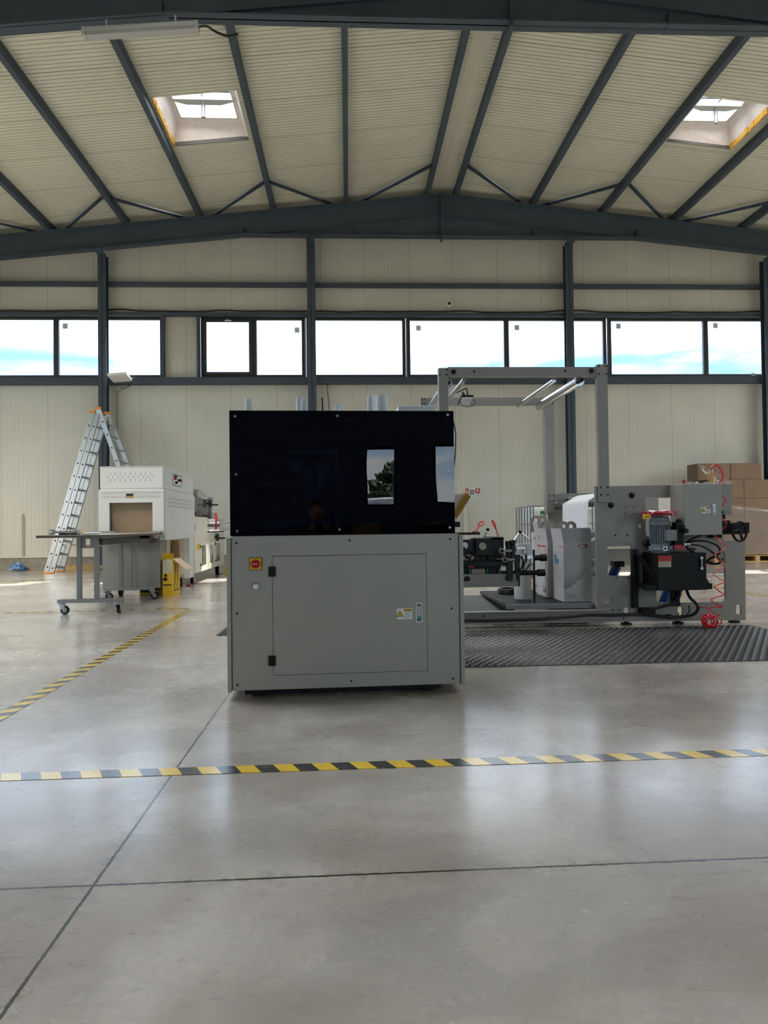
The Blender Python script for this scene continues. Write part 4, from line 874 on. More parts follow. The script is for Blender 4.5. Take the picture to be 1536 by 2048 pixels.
# hanging white web
o = thing('paper_web', 'white paper web draped over a roller and hanging down behind the printed cartons', 'paper web', (2.15, 6.9, 0))
pts = []
for k in range(24):
    t = k/23
    if k < 8: pts.append([(2.80, 1.20), (2.6, 1.19), (2.40, 1.176), (2.36, 1.172), (2.33, 1.165), (2.28, 1.137), (2.24, 1.115), (2.21, 1.098)][k])
    else: u_ = (k-8)/15; pts.append((2.199-.002*math.sin(u_*7), 1.078-.86*u_))
b = MB(); NY = 16; vs = []
for i, (x, z) in enumerate(pts):
    for j in range(NY+1):
        y = 6.42+.76*j/NY; w = .004*math.sin(j*1.4+i*.1)+.003*math.sin(j*3.1)
        vs.append((x+w*(i > 7), y, z+w*.4*(i < 8)))
b.add(vs, [(i*(NY+1)+j, i*(NY+1)+j+1, (i+1)*(NY+1)+j+1, (i+1)*(NY+1)+j) for i in range(len(pts)-1) for j in range(NY)], 0, True)
q = b.build('sheet', PAPER, o); s_ = q.modifiers.new('t', 'SOLIDIFY'); s_.thickness = .0012

# flood lamp clamped on the gantry's guide rod
x, z = at(930, 800, 6.85)
o = thing('flood_lamp', 'small black LED flood lamp hanging under the gantry with its cable', 'lamp', (x, 6.85, z))
MB().hexa([(x-.055, 6.74, z+.005), (x+.07, 6.74, z+.005), (x+.055, 6.86, z-.05), (x-.07, 6.86, z-.05)], [(x-.05, 6.76, z+.035), (x+.065, 6.76, z+.035), (x+.055, 6.88, z-.02), (x-.065, 6.88, z-.02)]).build('housing', BLACKM, o, .003)
MB().hexa([(x-.048, 6.738, z-.001), (x+.062, 6.738, z-.001), (x+.048, 6.848, z-.05), (x-.060, 6.848, z-.05)], [(x-.048, 6.742, z+.006), (x+.062, 6.742, z+.006), (x+.048, 6.852, z-.044), (x-.060, 6.852, z-.044)]).build('lens', WHITE, o)
MB().tube([(x-.02, 6.8, z+.01), (x-.03, 6.8, z+.07)], .007, 6).tube([(x+.03, 6.82, z+.01), (x+.01, 6.82, z+.11)], .007, 6).tube([(x-.03, 6.8, z+.07), (x+.0, 6.85, 2.15)], .006, 6).tube([(x+.01, 6.82, z+.11), (1.03, 6.85, 2.16)], .006, 6).build('bracket', BLACKM, o)
MB().tube(spline([(x+.07, 6.85, z+.02), (x+.09, 6.8, z-.03), (x+.06, 6.8, z-.07), (x-.02, 6.8, z-.07), (x-.055, 6.8, z-.03), (x-.03, 6.82, z-.01)]), .003, 6).build('cable', RUBBER, o)

# ------------------------------------------------------------------ platform between the frames
YD0, YD1 = 6.2, 7.5
pl = thing('platform', 'low dark ribbed platform with a light edge profile below the printed cartons', 'platform', (1.8, 6.8, 0))
b = MB().box(1.385, 2.175, YD0+.02, YD1, .150, .178)
for k in range(26): y = YD0+.05+k*.049; b.box(1.39, 2.17, y, y+.02, .178, .182)
b.build('deck', mat('dark ribbed deck', '#34363a', .4), pl)
MB().box(1.385, 2.175, YD0, YD0+.02, .162, .182).box(1.385, 2.175, YD0+.004, YD0+.02, .150, .162).box(1.385, 2.175, YD0, YD0+.02, .139, .150).build('edge_profile', mat('matt grey profile', '#8e9194', .5), pl)
MB().box(1.40, 1.46, YD0+.05, YD1, .0, .15).box(2.08, 2.13, YD0+.05, YD1, 0, .15).build('support', BLACK, pl)
# second dark ramp plate to its left
MB().hexa([(.93, 6.35, .10), (1.38, 6.3, .09), (1.38, 7.4, .13), (.93, 7.4, .13)], [(.93, 6.35, .115), (1.38, 6.3, .105), (1.38, 7.4, .145), (.93, 7.4, .145)]).build('ramp_plate', BLACK, pl)
# cartons
LOGO = [RED, WHITE, mat('carton blue', '#2d8fc4', .5)]
def carton(name, x0, x1, y0, y1, z0, h, label, grp=None, front=True, flap=.13, big=True):
    t = thing(name, label, 'carton', ((x0+x1)/2, (y0+y1)/2, z0), grp)
    b = MB(); th = .004
    lp = lambda a, c, d, e: [(a, c), (d, c), (d, e), (a, e)]
    b.plate([[(x0, y0), (x1, y0), (x1, y1), (x0, y1)], [(x0+th, y0+th), (x0+th, y1-th), (x1-th, y1-th), (x1-th, y0+th)]], z0, z0+h, 'Z').box(x0, x1, y0, y1, z0, z0+th)
    b.build('body', CARTW, t, .0015)
    # open flaps
    zt = z0+h
    MB().hexa([(x0, y0, zt), (x1, y0, zt), (x1, y0+th, zt), (x0, y0+th, zt)], [(x0-.012, y0-.012, zt+flap), (x1-.012, y0-.012, zt+flap), (x1-.012, y0-.008, zt+flap), (x0-.012, y0-.008, zt+flap)]).build('front_flap', CARTW, t)
    MB().hexa([(x0, y0, zt), (x0+th, y0, zt), (x0+th, y1, zt), (x0, y1, zt)], [(x0-.02, y0, zt+flap*.98), (x0-.016, y0, zt+flap*.98), (x0-.016, y1, zt+flap*.98), (x0-.02, y1, zt+flap*.98)]).build('side_flap', CARTW, t)
    MB().hexa([(x1-th, y0, zt), (x1, y0, zt), (x1, y0+.09, zt), (x1-th, y0+.09, zt)], [(x1+.085, y0+.01, zt+.07), (x1+.088, y0+.01, zt+.066), (x1+.088, y0+.08, zt+.066), (x1+.085, y0+.08, zt+.07)]).build('side_flap', CARTW, t)
    ym = (y0+y1)/2
    for dy, dx in ((-.02, .02), (.05, -.03)):      # carrying handle tabs
        xm = (x0+x1)/2-.03+dx; arc = [(xm-.06, zt+.02)]+[(xm+.05*math.cos(a)-.0, zt+flap+.018+.045*math.sin(a)) for a in [PI-PI*i/10 for i in range(11)]]+[(xm+.062, zt+.02)]
        hole = [(xm+.026*math.cos(2*PI*i/12)*.7, zt+flap+.008+.026*math.sin(2*PI*i/12)) for i in range(12)]
        MB().plate([arc[::-1], hole], ym+dy, ym+dy+.004).build('handle_tab', mat('grey carton board', '#a5a098', .7), t)
    if front:
        # logo block with lettering
        lx1 = x1-.03; lx0 = lx1-.092; lz = z0+h-.045
        lg = MB().box(lx0, lx1-.018, y0-.0012, y0-.0002, lz, lz+.026).plate([[(lx1-.018, lz), (lx1-.010, lz), (lx1, lz+.026), (lx1-.018, lz+.026)][::1]], y0-.0012, y0-.0002, m=2).build('logo', LOGO, t)
        text('tesa', .030, ((lx0+lx1)/2-.01, y0-.0016, lz+.0145), lg, WHITE, bold=.0012)
        b = MB()          # swoosh of slanted dashes
        for r_ in range(10):
            zl, zr, xm_ = .125+.0155*r_, .235+.0165*r_, (.25, .45, .6, .7, .82, .93, 1, 1, 1, 1)[r_]; s_ = 1-.085*r_
            for k in range(14):
                u_ = (k+.4)/14
                if u_ > xm_: continue
                x = x0+(x1-x0)*u_; z = z0+zl+(zr-zl)*u_**1.25; w, hh = .0105*s_*(.75+.4*u_), .0072*s_
                if x+w > x1-.002: continue
                b.add([(x-w, y0-.0008, z-hh), (x+w*.2, y0-.0008, z-hh*.7), (x+w, y0-.0008, z+hh), (x-w*.2, y0-.0008, z+hh*.7)], [(0, 1, 2, 3)])
        b.build('dash_pattern', INK, t)
        b = MB()
        for k in range(5): b.box(x0+.02, x0+.02+(.06, .08, .13, .10, .05)[k], y0-.0008, y0-.0002, z0+.028+.011*(4-k), z0+.0305+.011*(4-k))
        b.build('print_lines', mat('grey print', '#6a6a6c', .6), t)
        # side: small logo, blue block, dashes continuing round the corner
        lg = MB().box(x0-.0012, x0-.0002, y0+.05, y0+.14, z0+h-.05, z0+h-.028).build('side_logo', RED, t)
        text('tesa', .026, (x0-.0016, y0+.095, z0+h-.0385), lg, WHITE, rot=(PI/2, 0, -PI/2), bold=.001)
        MB().box(x0-.0012, x0-.0002, y0+.15, y0+.27, z0+h-.20, z0+h-.155).box(x0-.0012, x0-.0002, y0+.21, y0+.28, z0+h-.155, z0+h-.115).build('blue_block', BLUE, t)
        b = MB()
        for r_ in range(7):
            for k in range(7):
                u_ = k/6; y = y0+.02+.27*u_; z = z0+.125+.02*r_+.15*u_**1.4; s_ = 1-.11*r_
                b.add([(x0-.0006, y-.014*s_, z+.004*s_), (x0-.0006, y+.008*s_, z+.001), (x0-.0006, y+.014*s_, z-.004*s_), (x0-.0006, y-.008*s_, z-.001)], [(0, 1, 2, 3)])
        b.build('side_dashes', INK, t)
    else:
        b = MB(); xs = x0-.001
        ya, yb_, za, zb = y0+.06, y1-.10, z0+.16, z0+h-.04
        b.box(xs, x0-.0002, ya, ya+.014, za, zb).box(xs, x0-.0002, ya, yb_, zb-.012, zb).box(xs, x0-.0002, yb_-.008, yb_, zb-.06, zb).box(xs, x0-.0002, y0+.01, ya, za, za+.01)
        b.build('red_frame_print', REDINK, t)
        b = MB()
        for k in range(5): b.box(xs, x0-.0002, y0+.06+.03*k, y0+.075+.03*k, z0+.09, z0+.10)
        for k in range(2): b.box(xs, x0-.0002, y0+.07+.06*k, y0+.10+.06*k, z0+.045, z0+.08)
        b.build('small_print', INK, t)
        lg = MB().box(xs, x0-.0002, y1-.09, y1-.03, z0+h-.055, z0+h-.03).build('side_logo', RED, t)
        text('tesa', .022, (x0-.0014, y1-.06, z0+h-.042), lg, WHITE, rot=(PI/2, 0, -PI/2), bold=.001)
    return t
ZD = .1825
carton('printed_carton', 1.925, 2.183, 6.30, 6.63, ZD, .535, 'white printed carton with dash swoosh and red logo, nearest on the platform')
carton('printed_carton', 1.885, 2.10, 6.67, 7.08, ZD, .535, 'white carton with a red printed frame, standing behind the nearest carton', front=False)
b = carton('printed_carton', 1.93, 2.08, 7.12, 7.38, ZD, .60, 'smaller pale carton behind the red-framed one, its top just visible', front=False)
# standing roll and black coil on the platform
x, y = fl(1050, 1199, ZD)
zt = at(1050, 1088, y)[1]
tag(MB().lathe((x, y+.08, ZD), [(.082, 0), (.082, zt-ZD), (.045, zt-ZD), (.04, zt-ZD-.05)], 34).build('paper_roll', mat('grey wrapped roll', '#b9bbbd', .5)), 'tall pale paper roll standing upright on the platform left of the cartons', 'roll')
x, y = fl(1003, 1180, ZD); y = min(y, 7.2)
b = MB()
for k in range(3): b.tube([(x+.1*math.cos(a), y+.13*math.sin(a), ZD+.012+.014*k) for a in [2*PI*i/24 for i in range(24)]], .012, 8, closed=True)
tag(b.build('cable_coil', RUBBER), 'flat black cable coil lying on the dark platform', 'coil')
tag(MB().box(1.72, 1.84, 7.3, 7.42, ZD, ZD+.06).build('small_black_box', BLACKM, None, .004), 'small black box at the back of the platform behind the roll', 'box')

# ------------------------------------------------------------------ print unit reaching out from behind the cabinet
c2 = lambda x, y: (915+x*.1237, 1050+y*.1237)
YU = 5.62
def U(x, y, Y=YU): return at(*c2(x, y), Y)
def ubox(b, x0, y0, x1, y1, Y0, Y1, m=0):
    a = U(x0, y0, Y0); c = U(x1, y1, Y0); b.box(a[0], c[0], Y0, Y1, c[1], a[1], m); return b
pu = thing('printing_unit', 'black printing unit with rollers, levers and hand wheel on a grey beam behind the cabinet', 'machine', (1.0, 5.7, 0))
def dress(nm, m, boxes=(), cyls=(), bev=.002, parent=None):
    b = MB()
    for q in boxes: ubox(b, *q)
    for (x, y, Y0, Y1, r) in cyls:
        a = U(x, y, Y0); b.cyl((a[0], Y0, a[1]), (a[0], Y1, a[1]), r, 22)
    return b.build(nm, m, parent or pu, bev)
dress('main_housing', NAVY, [(230, 215, 750, 490, 5.66, 6.0), (550, 197, 748, 240, 5.66, 6.0), (-300, 245, 215, 470, 5.68, 6.0), (-300, 590, 790, 660, 5.64, 5.95)])
dress('bearing_plate', NAVY, [(300, 220, 540, 475, YU, 5.66)])
dress('bearing_plate', NAVY, [(-60, 240, 215, 480, YU+.02, 5.68)])
dress('bearing_cap', mat('worn brass grey', '#8b887c', .4, .5), [], [(408, 345, YU-.02, YU, .030)])
dress('shaft_end', ZINC, [], [(125, 325, YU-.03, YU+.02, .022), (143, 360, YU-.05, YU-.02, .011)])
bolts([U(*q) for q in ((330, 265), (490, 275), (335, 440), (498, 435))], YU, pu, .006)
dress('underframe', BLACK, [(340, 505, 470, 585, 5.66, 5.9), (490, 500, 610, 585, 5.66, 5.9), (300, 580, 690, 595, 5.62, 5.9), (620, 500, 800, 545, 5.66, 5.9)])
dress('blanket_pad', mat('grey felt pad', '#a39b92', .7), [(225, 712, 450, 805, 5.66, 5.9)])
dress('green_block', GREEN, [(190, 700, 215, 810, 5.64, 5.9), (475, 700, 500, 810, 5.64, 5.9), (665, 700, 700, 805, 5.64, 5.9)], bev=.001)
dress('lower_block', BLACK, [(40, 690, 188, 808, 5.66, 5.95), (502, 700, 663, 808, 5.66, 5.95), (-300, 660, 700, 705, 5.68, 5.95)])
dress('red_clip', RED, [(180, 663, 265, 690, 5.62, 5.68)])
beam = dress('perforated_beam', GREYD, [(-500, 812, 945, 915, 5.62, 5.70), (-500, 925, 980, 995, 5.60, 5.72)], bev=.002)
b = MB(); a0 = U(60, 922, 5.62); a1 = U(800, 918, 5.62)
for k in range(26): x = a0[0]+(a1[0]-a0[0])*k/25; b.box(x-.004, x+.004, 5.612, 5.62, a0[1]-.003, a0[1]+.004)
b.build('rack_teeth', BLACKM, beam)
a = U(150, 882, 5.62); MB().cyl((a[0], 5.612, a[1]), (a[0], 5.62, a[1]), .027, 22).build('beam_hole', BLACKM, beam)
MB().box(.25, .32, 5.60, 5.72, .0, .47).box(.25, .32, 6.3, 6.4, 0, .47).box(.25, .32, 5.7, 6.35, .36, .44).build('support_leg', GREYD, pu, .002)
dress('far_beam', GREYD, [(-500, 830, 760, 930, 6.3, 6.36)])
# hand wheel with spokes
a = U(190, 530, 5.52); b = MB(); cc = Vector((a[0], 5.52, a[1])); R_ = .055*1.0*((290-75)*.1237*5.6/1420/2)/.055
b.tube([cc+Vector((R_*math.cos(2*PI*i/32), 0, R_*math.sin(2*PI*i/32))) for i in range(32)], .007, 8, closed=True)
for k in range(3): a_ = 2*PI*k/3+.5; b.tube([cc, cc+Vector((R_*math.cos(a_), 0, R_*math.sin(a_)))], .006, 6)
b.cyl(cc-Vector((0, .02, 0)), cc+Vector((0, .15, 0)), .014, 16).cyl(cc+Vector((.03, -.045, .02)), cc+Vector((.03, 0, .02)), .007, 10).build('hand_wheel', BLACK, pu)
# swing plate, forked levers, air cylinders, ink shafts
dress('swing_plate', NAVY, [(800, 265, 935, 560, 5.60, 5.66), (880, 340, 935, 590, 5.58, 5.7), (800, 560, 900, 860, 5.60, 5.64), (940, 480, 1015, 990, 5.62, 5.68)], [(850, 860, 5.58, 5.64, .024)])
for (x, y) in ((715, 418), (765, 562)):
    a = U(x, y, 5.57); e_ = U(x+165, y-5, 5.57); lk = MB().cyl((a[0], 5.565, a[1]), (a[0], 5.59, a[1]), .022, 22).box(a[0]+.012, e_[0], 5.57, 5.585, a[1]-.008, a[1]+.009).build('forked_lever', mat('cast link', '#8c8a84', .4, .4), pu, .001)
    MB().cyl((a[0], 5.555, a[1]), (a[0], 5.566, a[1]), .013, 18).build('pin', BLACKM, lk)
for (x0, y0, x1, y1) in ((945, 350, 1105, 400), (1010, 485, 1225, 560)):
    ac = dress('air_cylinder', ALU, [(x0, y0, x1, y1, 5.62, 5.67)], bev=.004); dress('end_block', ZINC, [(x1-35, y0+55, x1, y1+55, 5.61, 5.66), (x0+5, y0+55, x0+40, y1+50, 5.61, 5.66)], parent=ac)
def shaft(x0, x1, x2, y, r, r2):
    a = U(x0, y, 5.64); e_ = U(x1, y, 5.64); f_ = U(x2, y, 5.64)
    sh = MB().cyl((a[0], 5.64, a[1]), (e_[0], 5.64, a[1]), r, 22).build('ink_shaft', BLACKM, pu)
    MB().cyl((e_[0], 5.64, a[1]), (f_[0], 5.64, a[1]), r2, 24).build('shaft_knob', BLACKM, sh, .002)
    MB().cyl((f_[0], 5.64, a[1]), (f_[0]+.008, 5.64, a[1]), r2*.45, 14).build('shaft_tip', ZINC, sh)
shaft(1220, 1335, 1435, 530, .022, .029); shaft(705, 1290, 1410, 780, .020, .029)
# silver roller coming out towards the left
MB().cyl((.995, 5.68, .725), (.985, 7.1, .745), .056, 30).build('silver_roller', CHROME, pu)
MB().cyl((.6, 7.0, .80), (1.3, 7.0, .80), .012).build('feed_shaft', BLACKM, pu)
# crank levers
def crank(x0, y0, x1, y1, Y, end=None):
    a = U(x0, y0, Y); e_ = U(x1, y1, Y)
    c_ = MB().cyl((a[0], Y, a[1]), (e_[0], Y, e_[1]), .0085, 14).build('crank_lever', CHROME, pu)
    MB().lathe((e_[0], Y, e_[1]), [(.004, -.014), (.013, -.009), (.015, 0), (.013, .009), (.004, .014)], 16).build('ball_knob', BLACKM, c_)
    if end: q = U(*end, Y); MB().cyl((e_[0], Y, e_[1]), (q[0], Y, q[1]), .007, 12).build('link_rod', CHROME, c_)
crank(905, 270, 1010, 115, 5.62, (1140, 215)); crank(420, 190, 490, 75, 5.95)
dress('clamp', BLACK, [(800, 262, 935, 330, 5.59, 5.66)], [(905, 280, 5.57, 5.66, .02)])
# red tie straps, cable loops
for pts in ([(300, 130), (310, 80), (345, 35), (380, 15), (420, -5), (440, -40), (410, -55), (370, -20), (360, 10)], [(655, 180), (640, 100), (610, 30), (580, -30), (570, -70), (600, -60), (630, -10), (650, 60)]):
    MB().tube(spline([(U(x, y, 5.9)[0], 5.9+.01*i, U(x, y, 5.9)[1]) for i, (x, y) in enumerate(pts)]), .0055, 6).build('red_strap', REDHOSE, pu)
a = U(655, 180, 5.9); MB().cyl((a[0], 5.9, a[1]-.02), (a[0], 5.9, a[1]+.012), .012).build('strap_socket', ZINC, pu)
for pts in ([(1040, 500), (1060, 600), (1030, 700), (1000, 745)], [(1110, 470), (1115, 560), (1075, 640), (1055, 745)], [(1185, 620), (1140, 680), (1090, 740)]):
    MB().tube(spline([(U(x, y, 5.6)[0], 5.6, U(x, y, 5.6)[1]) for x, y in pts]), .006, 6).build('air_line', RUBBER, pu)
MB().tube(spline([(U(x, y, 6.0)[0], 6.0, U(x, y, 6.0)[1]) for x, y in ((230, 135), (260, 110), (310, 108), (350, 130), (365, 160))]), .005, 6).build('cable_loop', RUBBER, pu)
a = U(1240, 400, 6.4); e_ = U(1255, 1080, 6.4)
tag(MB().cyl((a[0], 6.42, ZD), (a[0], 6.42, a[1]), .011, 10).build('black_rod', BLACKM), 'slim black rod standing between the pale roll and the cartons', 'rod')

# honeycomb board bundle leaning behind the cabinet
hb = thing('honeycomb_board', 'tilted ochre honeycomb board sticking out behind the right side of the black box', 'board')
def A5(px, py, Y): x, z = at(px, py, Y); return Vector((x, Y, z))
Y0 = 4.95
q = [A5(942, 993, Y0), A5(932, 986, Y0), A5(905, 1028, Y0), A5(914, 1037, Y0)]
d_ = Vector((0, 0, 0)); back = [v+Vector((-.0, .05, .0)) for v in q]
MB().hexa(q, back).build('edge_strip', mat('ochre cardboard', '#a8822f', .7), hb)
q2 = [A5(932, 986, Y0+.01), A5(903, 990, Y0+.01), A5(898, 1025, Y0+.01), A5(906, 1028, Y0+.01)]
q3 = [v+Vector((0, .18, .0)) for v in q2]
HC = bpy.data.materials.new('honeycomb'); HC.use_nodes = True; t = HC.node_tree
bk = t.nodes.new('ShaderNodeTexBrick'); bk.inputs['Scale'].default_value = 42; bk.inputs['Color1'].default_value = (*lin('#e4ddd6'), 1); bk.inputs['Color2'].default_value = (*lin('#d8cfc8'), 1); bk.inputs['Mortar'].default_value = (*lin('#7d4b3e'), 1); bk.inputs['Mortar Size'].default_value = .03
g_ = t.nodes.new('ShaderNodeNewGeometry'); mp_ = t.nodes.new('ShaderNodeMapping'); mp_.inputs['Rotation'].default_value = (PI/2, 0, 0); t.links.new(g_.outputs['Position'], mp_.inputs[0]); t.links.new(mp_.outputs[0], bk.inputs[0]); t.links.new(bk.outputs[0], t.nodes['Principled BSDF'].inputs['Base Color'])
MB().hexa(q2, q3).build('honeycomb_core', HC, hb)
a = A5(905, 1040, Y0)
MB().box(.15, a.x+.05, Y0-.02, Y0+.2, a.z-.05, a.z-.012).box(.15, .2, Y0-.02, Y0+.2, .0, a.z-.03).build('holder', BLACK, hb)

# IBC tank
ib = thing('ibc_container', 'white plastic tank in a metal cage standing behind the machine', 'tank', (2.9, 9.8, 0))
x0, x1, y0, y1 = 2.46, 3.42, 9.35, 10.3
MB().box(x0+.05, x1-.05, y0+.05, y1-.05, .16, 1.13).build('bottle', mat('milky plastic', '#dfe6e2', .35), ib, .06, 4)
b = MB()
for z in (.2, .42, .64, .88, 1.12):
    b.tube([(x0, y0, z), (x1, y0, z), (x1, y1, z), (x0, y1, z)], .011, 6, closed=True)
for k in range(7): x = x0+(x1-x0)*k/6; b.tube([(x, y0, .14), (x, y0, 1.13)], .011, 6).tube([(x, y1, .14), (x, y1, 1.13)], .011, 6)
for k in range(1, 6): y = y0+(y1-y0)*k/6; b.tube([(x0, y, .14), (x0, y, 1.13)], .011, 6).tube([(x1, y, .14), (x1, y, 1.13)], .011, 6)
b.build('cage', ZINC, ib)
MB().box(x0, x1, y0, y1, .10, .15).box(x0, x0+.1, y0, y1, 0, .1).box(x1-.1, x1, y0, y1, 0, .1).box((x0+x1)/2-.05, (x0+x1)/2+.05, y0, y1, 0, .1).build('pallet_base', WOOD, ib)
a = at(1092, 1025, 9.33); MB().box(a[0]-.08, a[0]+.3, 9.318, 9.335, a[1]-.02, a[1]+.02).build('green_label', GREEN, ib); MB().box(a[0]-.11, a[0]-.08, 9.318, 9.335, a[1]-.02, a[1]+.02).build('white_label', WHITE, ib)
a = at(1088, 1065, 8.4)
tag(MB().box(a[0]-.09, a[0]+.25, 8.35, 8.6, .0, a[1]+.11).box(a[0]-.02, a[0]+.01, 8.348, 8.35, a[1]-.0, a[1]+.05, 1).box(a[0]+.04, a[0]+.07, 8.348, 8.35, a[1]-.0, a[1]+.05, 1).build('tall_carton', [CARTW, REDINK], None, .003), 'pale carton with two red marks between the tank and the platform cartons', 'carton')
# ------------------------------------------------------------------ shrink tunnel at the left
def sx_(px, py, X):          # point of the photograph on a plane of constant x
    d = ray(px, py); p = CP+d*(X/d.x); return p.y, p.z
OY0, OY1 = 9.3, 11.1
ov = thing('shrink_tunnel', 'white shrink tunnel oven with slotted top box behind the wheeled table', 'machine', (-2.8, 10.2, 0))
hx = MB().box(-3.19, -2.395, OY0, OY1, 1.405, 1.682).build('heater_box', WHITEP, ov, .004)
MB().box(-3.195, -2.39, OY0-.005, OY1+.005, 1.682, 1.69).build('box_lid', WHITEP, hx, .002)
SLOT = mat('dark vent slot', '#2c2c2c', .6)
b = MB()
for r_, (n_, x0) in enumerate(((9, -3.06), (10, -3.09), (9, -3.06))):
    for k in range(n_): x = x0+k*.064; z = 1.595-.042*r_; b.box(x-.002, x+.002, OY0-.0015, OY0, z-.015, z+.015)
b.build('vent_slots', SLOT, hx)
(y0, z1), (y1, z0) = sx_(345, 947, -2.395), sx_(363, 975, -2.395)
cp = MB().box(-2.396, -2.393, y0, y1, z0, z1).build('control_panel', mat('control panel recess', '#8f9290', .5), hx)
MB().box(-2.393, -2.391, y0+.03, y1-.05, z0+.02, z1-.02).build('panel_plate', WHITE, cp)
MB().box(-2.391, -2.388, y0+.06, y0+.22, z1-.07, z1-.035).build('display', GREEN, cp)
for k, (dy, dz, m) in enumerate(((.08, .10, RED), (.30, .09, BLACKM), (.40, .09, RED), (.15, .05, BLACKM), (.1, .13, BLACKM))):
    MB().cyl((-2.391, y0+dy, z0+dz), (-2.36, y0+dy, z0+dz), .018, 14).build('control_knob', m, cp)
# housing with the tunnel mouth
tx0, tx1, tz0, tz1 = -3.065, -2.52, .80, 1.22
MB().plate([[(-3.20, .80), (-2.378, .80), (-2.378, 1.388), (-3.20, 1.388)], [(tx0, tz0+.03), (tx0, tz1), (tx1, tz1), (tx1, tz0+.03)]], OY0-.03, OY0).build('front_plate', WHITEP, ov, .003)
MB().box(-3.19, -3.10, OY0, OY1, .80, 1.40).box(-2.47, -2.39, OY0, OY1, .79, 1.40).box(-3.1, -2.47, OY0, OY1, 1.30, 1.40).box(-3.10, -2.47, OY0, OY1, .76, .80).build('housing', WHITEP, ov, .003)
MB().box(-2.39, -2.375, OY0+.06, OY1-.0, .785, 1.375).build('side_panel', WHITEP, ov, .003)
b = MB()
for r_ in range(2):
    for k in range(29): x = -3.15+k*.026; z = 1.345-.05*r_; b.box(x-.002, x+.002, OY0-.0315, OY0-.03, z-.016, z+.016)
for r_ in range(3):
    for k in range(22): y = OY0+.2+k*.068+(.03 if r_ % 2 else 0); z = 1.28-.05*r_; b.box(-2.375, -2.3735, y-.003, y+.003, z-.015, z+.015)
b.build('vent_slots', SLOT, ov)
MB().box(-2.85, -2.76, OY0-.033, OY0-.03, 1.285, 1.335).box(-2.85, -2.76, OY0-.034, OY0-.033, 1.31, 1.335, 1).build('yellow_label', [mat('ochre label', '#a88a3c', .5), BLACKM], ov)
b = MB()
for k, (x0, x1, dy) in enumerate(((tx0+.02, -2.86, .0), (-2.86, tx1, .014))):
    b.hexa([(x0, OY0+.05-dy, tz0+.03), (x1, OY0+.05-dy, tz0+.03), (x1, OY0+.054-dy, tz0+.03), (x0, OY0+.054-dy, tz0+.03)], [(x0-.02*(k == 0), OY0+.03, tz1+.02), (x1, OY0+.03, tz1+.02), (x1, OY0+.034, tz1+.02), (x0-.02*(k == 0), OY0+.034, tz1+.02)])
b.build('curtain', mat('brown curtain', '#94806a', .7), ov)
MB().box(-3.20, -2.46, OY0+.10, OY0+.14, .11, .79).box(-2.475, -2.455, OY0+.14, OY0+.42, .11, .79).box(-3.2, -3.18, OY0+.14, OY0+.42, .11, .79).box(-3.2, -2.46, OY0+.14, OY0+.42, .11, .13).box(-2.83, -2.82, OY0+.09, OY0+.1, .12, .78).build('lower_cabinet', GREYD, ov, .003)
MB().box(-2.46, -2.385, OY0+.08, OY1, .735, .785).box(-3.2, -3.12, OY0+.42, OY1, .735, .785).build('frame_rail', WHITEP, ov, .003)
MB().box(-2.47, -2.39, OY1-.30, OY1-.02, .13, .74).build('frame_leg', WHITEP, ov, .003); MB().box(-3.2, -3.12, OY1-.3, OY1-.02, .13, .74).build('frame_leg', WHITEP, ov, .003)
MB().box(-3.12, -2.47, OY1-.06, OY1-.03, .16, .74).build('rear_panel', BEIGEP, ov)
MB().box(-2.56, -2.52, OY0-.02, OY0+.1, .70, .80).box(-2.75, -2.52, OY0+.0, OY0+.1, .755, .80).build('conveyor_end', mat('brown end block', '#4a3a30', .6), ov)
for x, y in ((-2.42, 9.45), (-3.12, 9.45), (-2.43, 10.95), (-3.15, 10.95)):
    MB().cyl((x, y, .012), (x, y, .13), .012, 10).build('levelling_foot', ZINC, ov)
    MB().lathe((x, y, 0), [(.05, 0), (.05, .008), (.03, .02), (.012, .03)], 18).build('foot_pad', mat('rust red pad', '#7a3a2e', .6), ov)
for x, y in ((-2.60, 9.58), (-3.02, 9.58), (-2.55, 10.9)):
    MB().cyl((x-.02, y, .055), (x+.02, y, .055), .055, 22).box(x-.025, x+.025, y-.02, y+.02, .09, .13).build('castor', BLACKM, ov)
MB().tube(spline([(-3.215, 9.5, 1.50), (-3.235, 9.48, 1.42), (-3.225, 9.45, 1.3), (-3.23, 9.45, 1.1), (-3.22, 9.45, .85)]), .006, 6).build('cable', RUBBER, ov)
# ------------------------------------------------------------------ sealing machine beyond the tunnel
SXX = -2.42
se = thing('sealing_machine', 'ivory film sealing machine with glazed doors and clear hood behind the oven', 'machine', (-2.8, 12.5, 0))
S = lambda px, py: sx_(px, py, SXX)
yA = 11.28; yE = 13.9
MB().box(-3.3, SXX, yA, yE, .17, .80).build('base_cabinet', BEIGEP, se, .004)
ye = S(415, 1050)[0]
MB().box(-3.3, SXX, yA, ye, .80, 1.06).build('end_box', BEIGEP, se, .004)
for (pa, pb) in (((403, 1091), (412, 1129)), ((419, 1089), (426, 1125)), ((432, 1087), (439.5, 1121))):
    a, c = S(*pa), S(*pb)
    d_ = MB().plate([[(a[0]-.11, c[1]-.09), (c[0]+.11, c[1]-.09), (c[0]+.11, a[1]+.06), (a[0]-.11, a[1]+.06)], rrect(a[0], c[0], c[1], a[1], .03)[::-1]], SXX, SXX+.006, 'X').build('glazed_door', BEIGEP, se, .001)
    MB().plate([rrect(a[0], c[0], c[1], a[1], .03)], SXX+.001, SXX+.004, 'X').build('door_pane', mat('grey door glass', '#6d6c66', .15), d_)
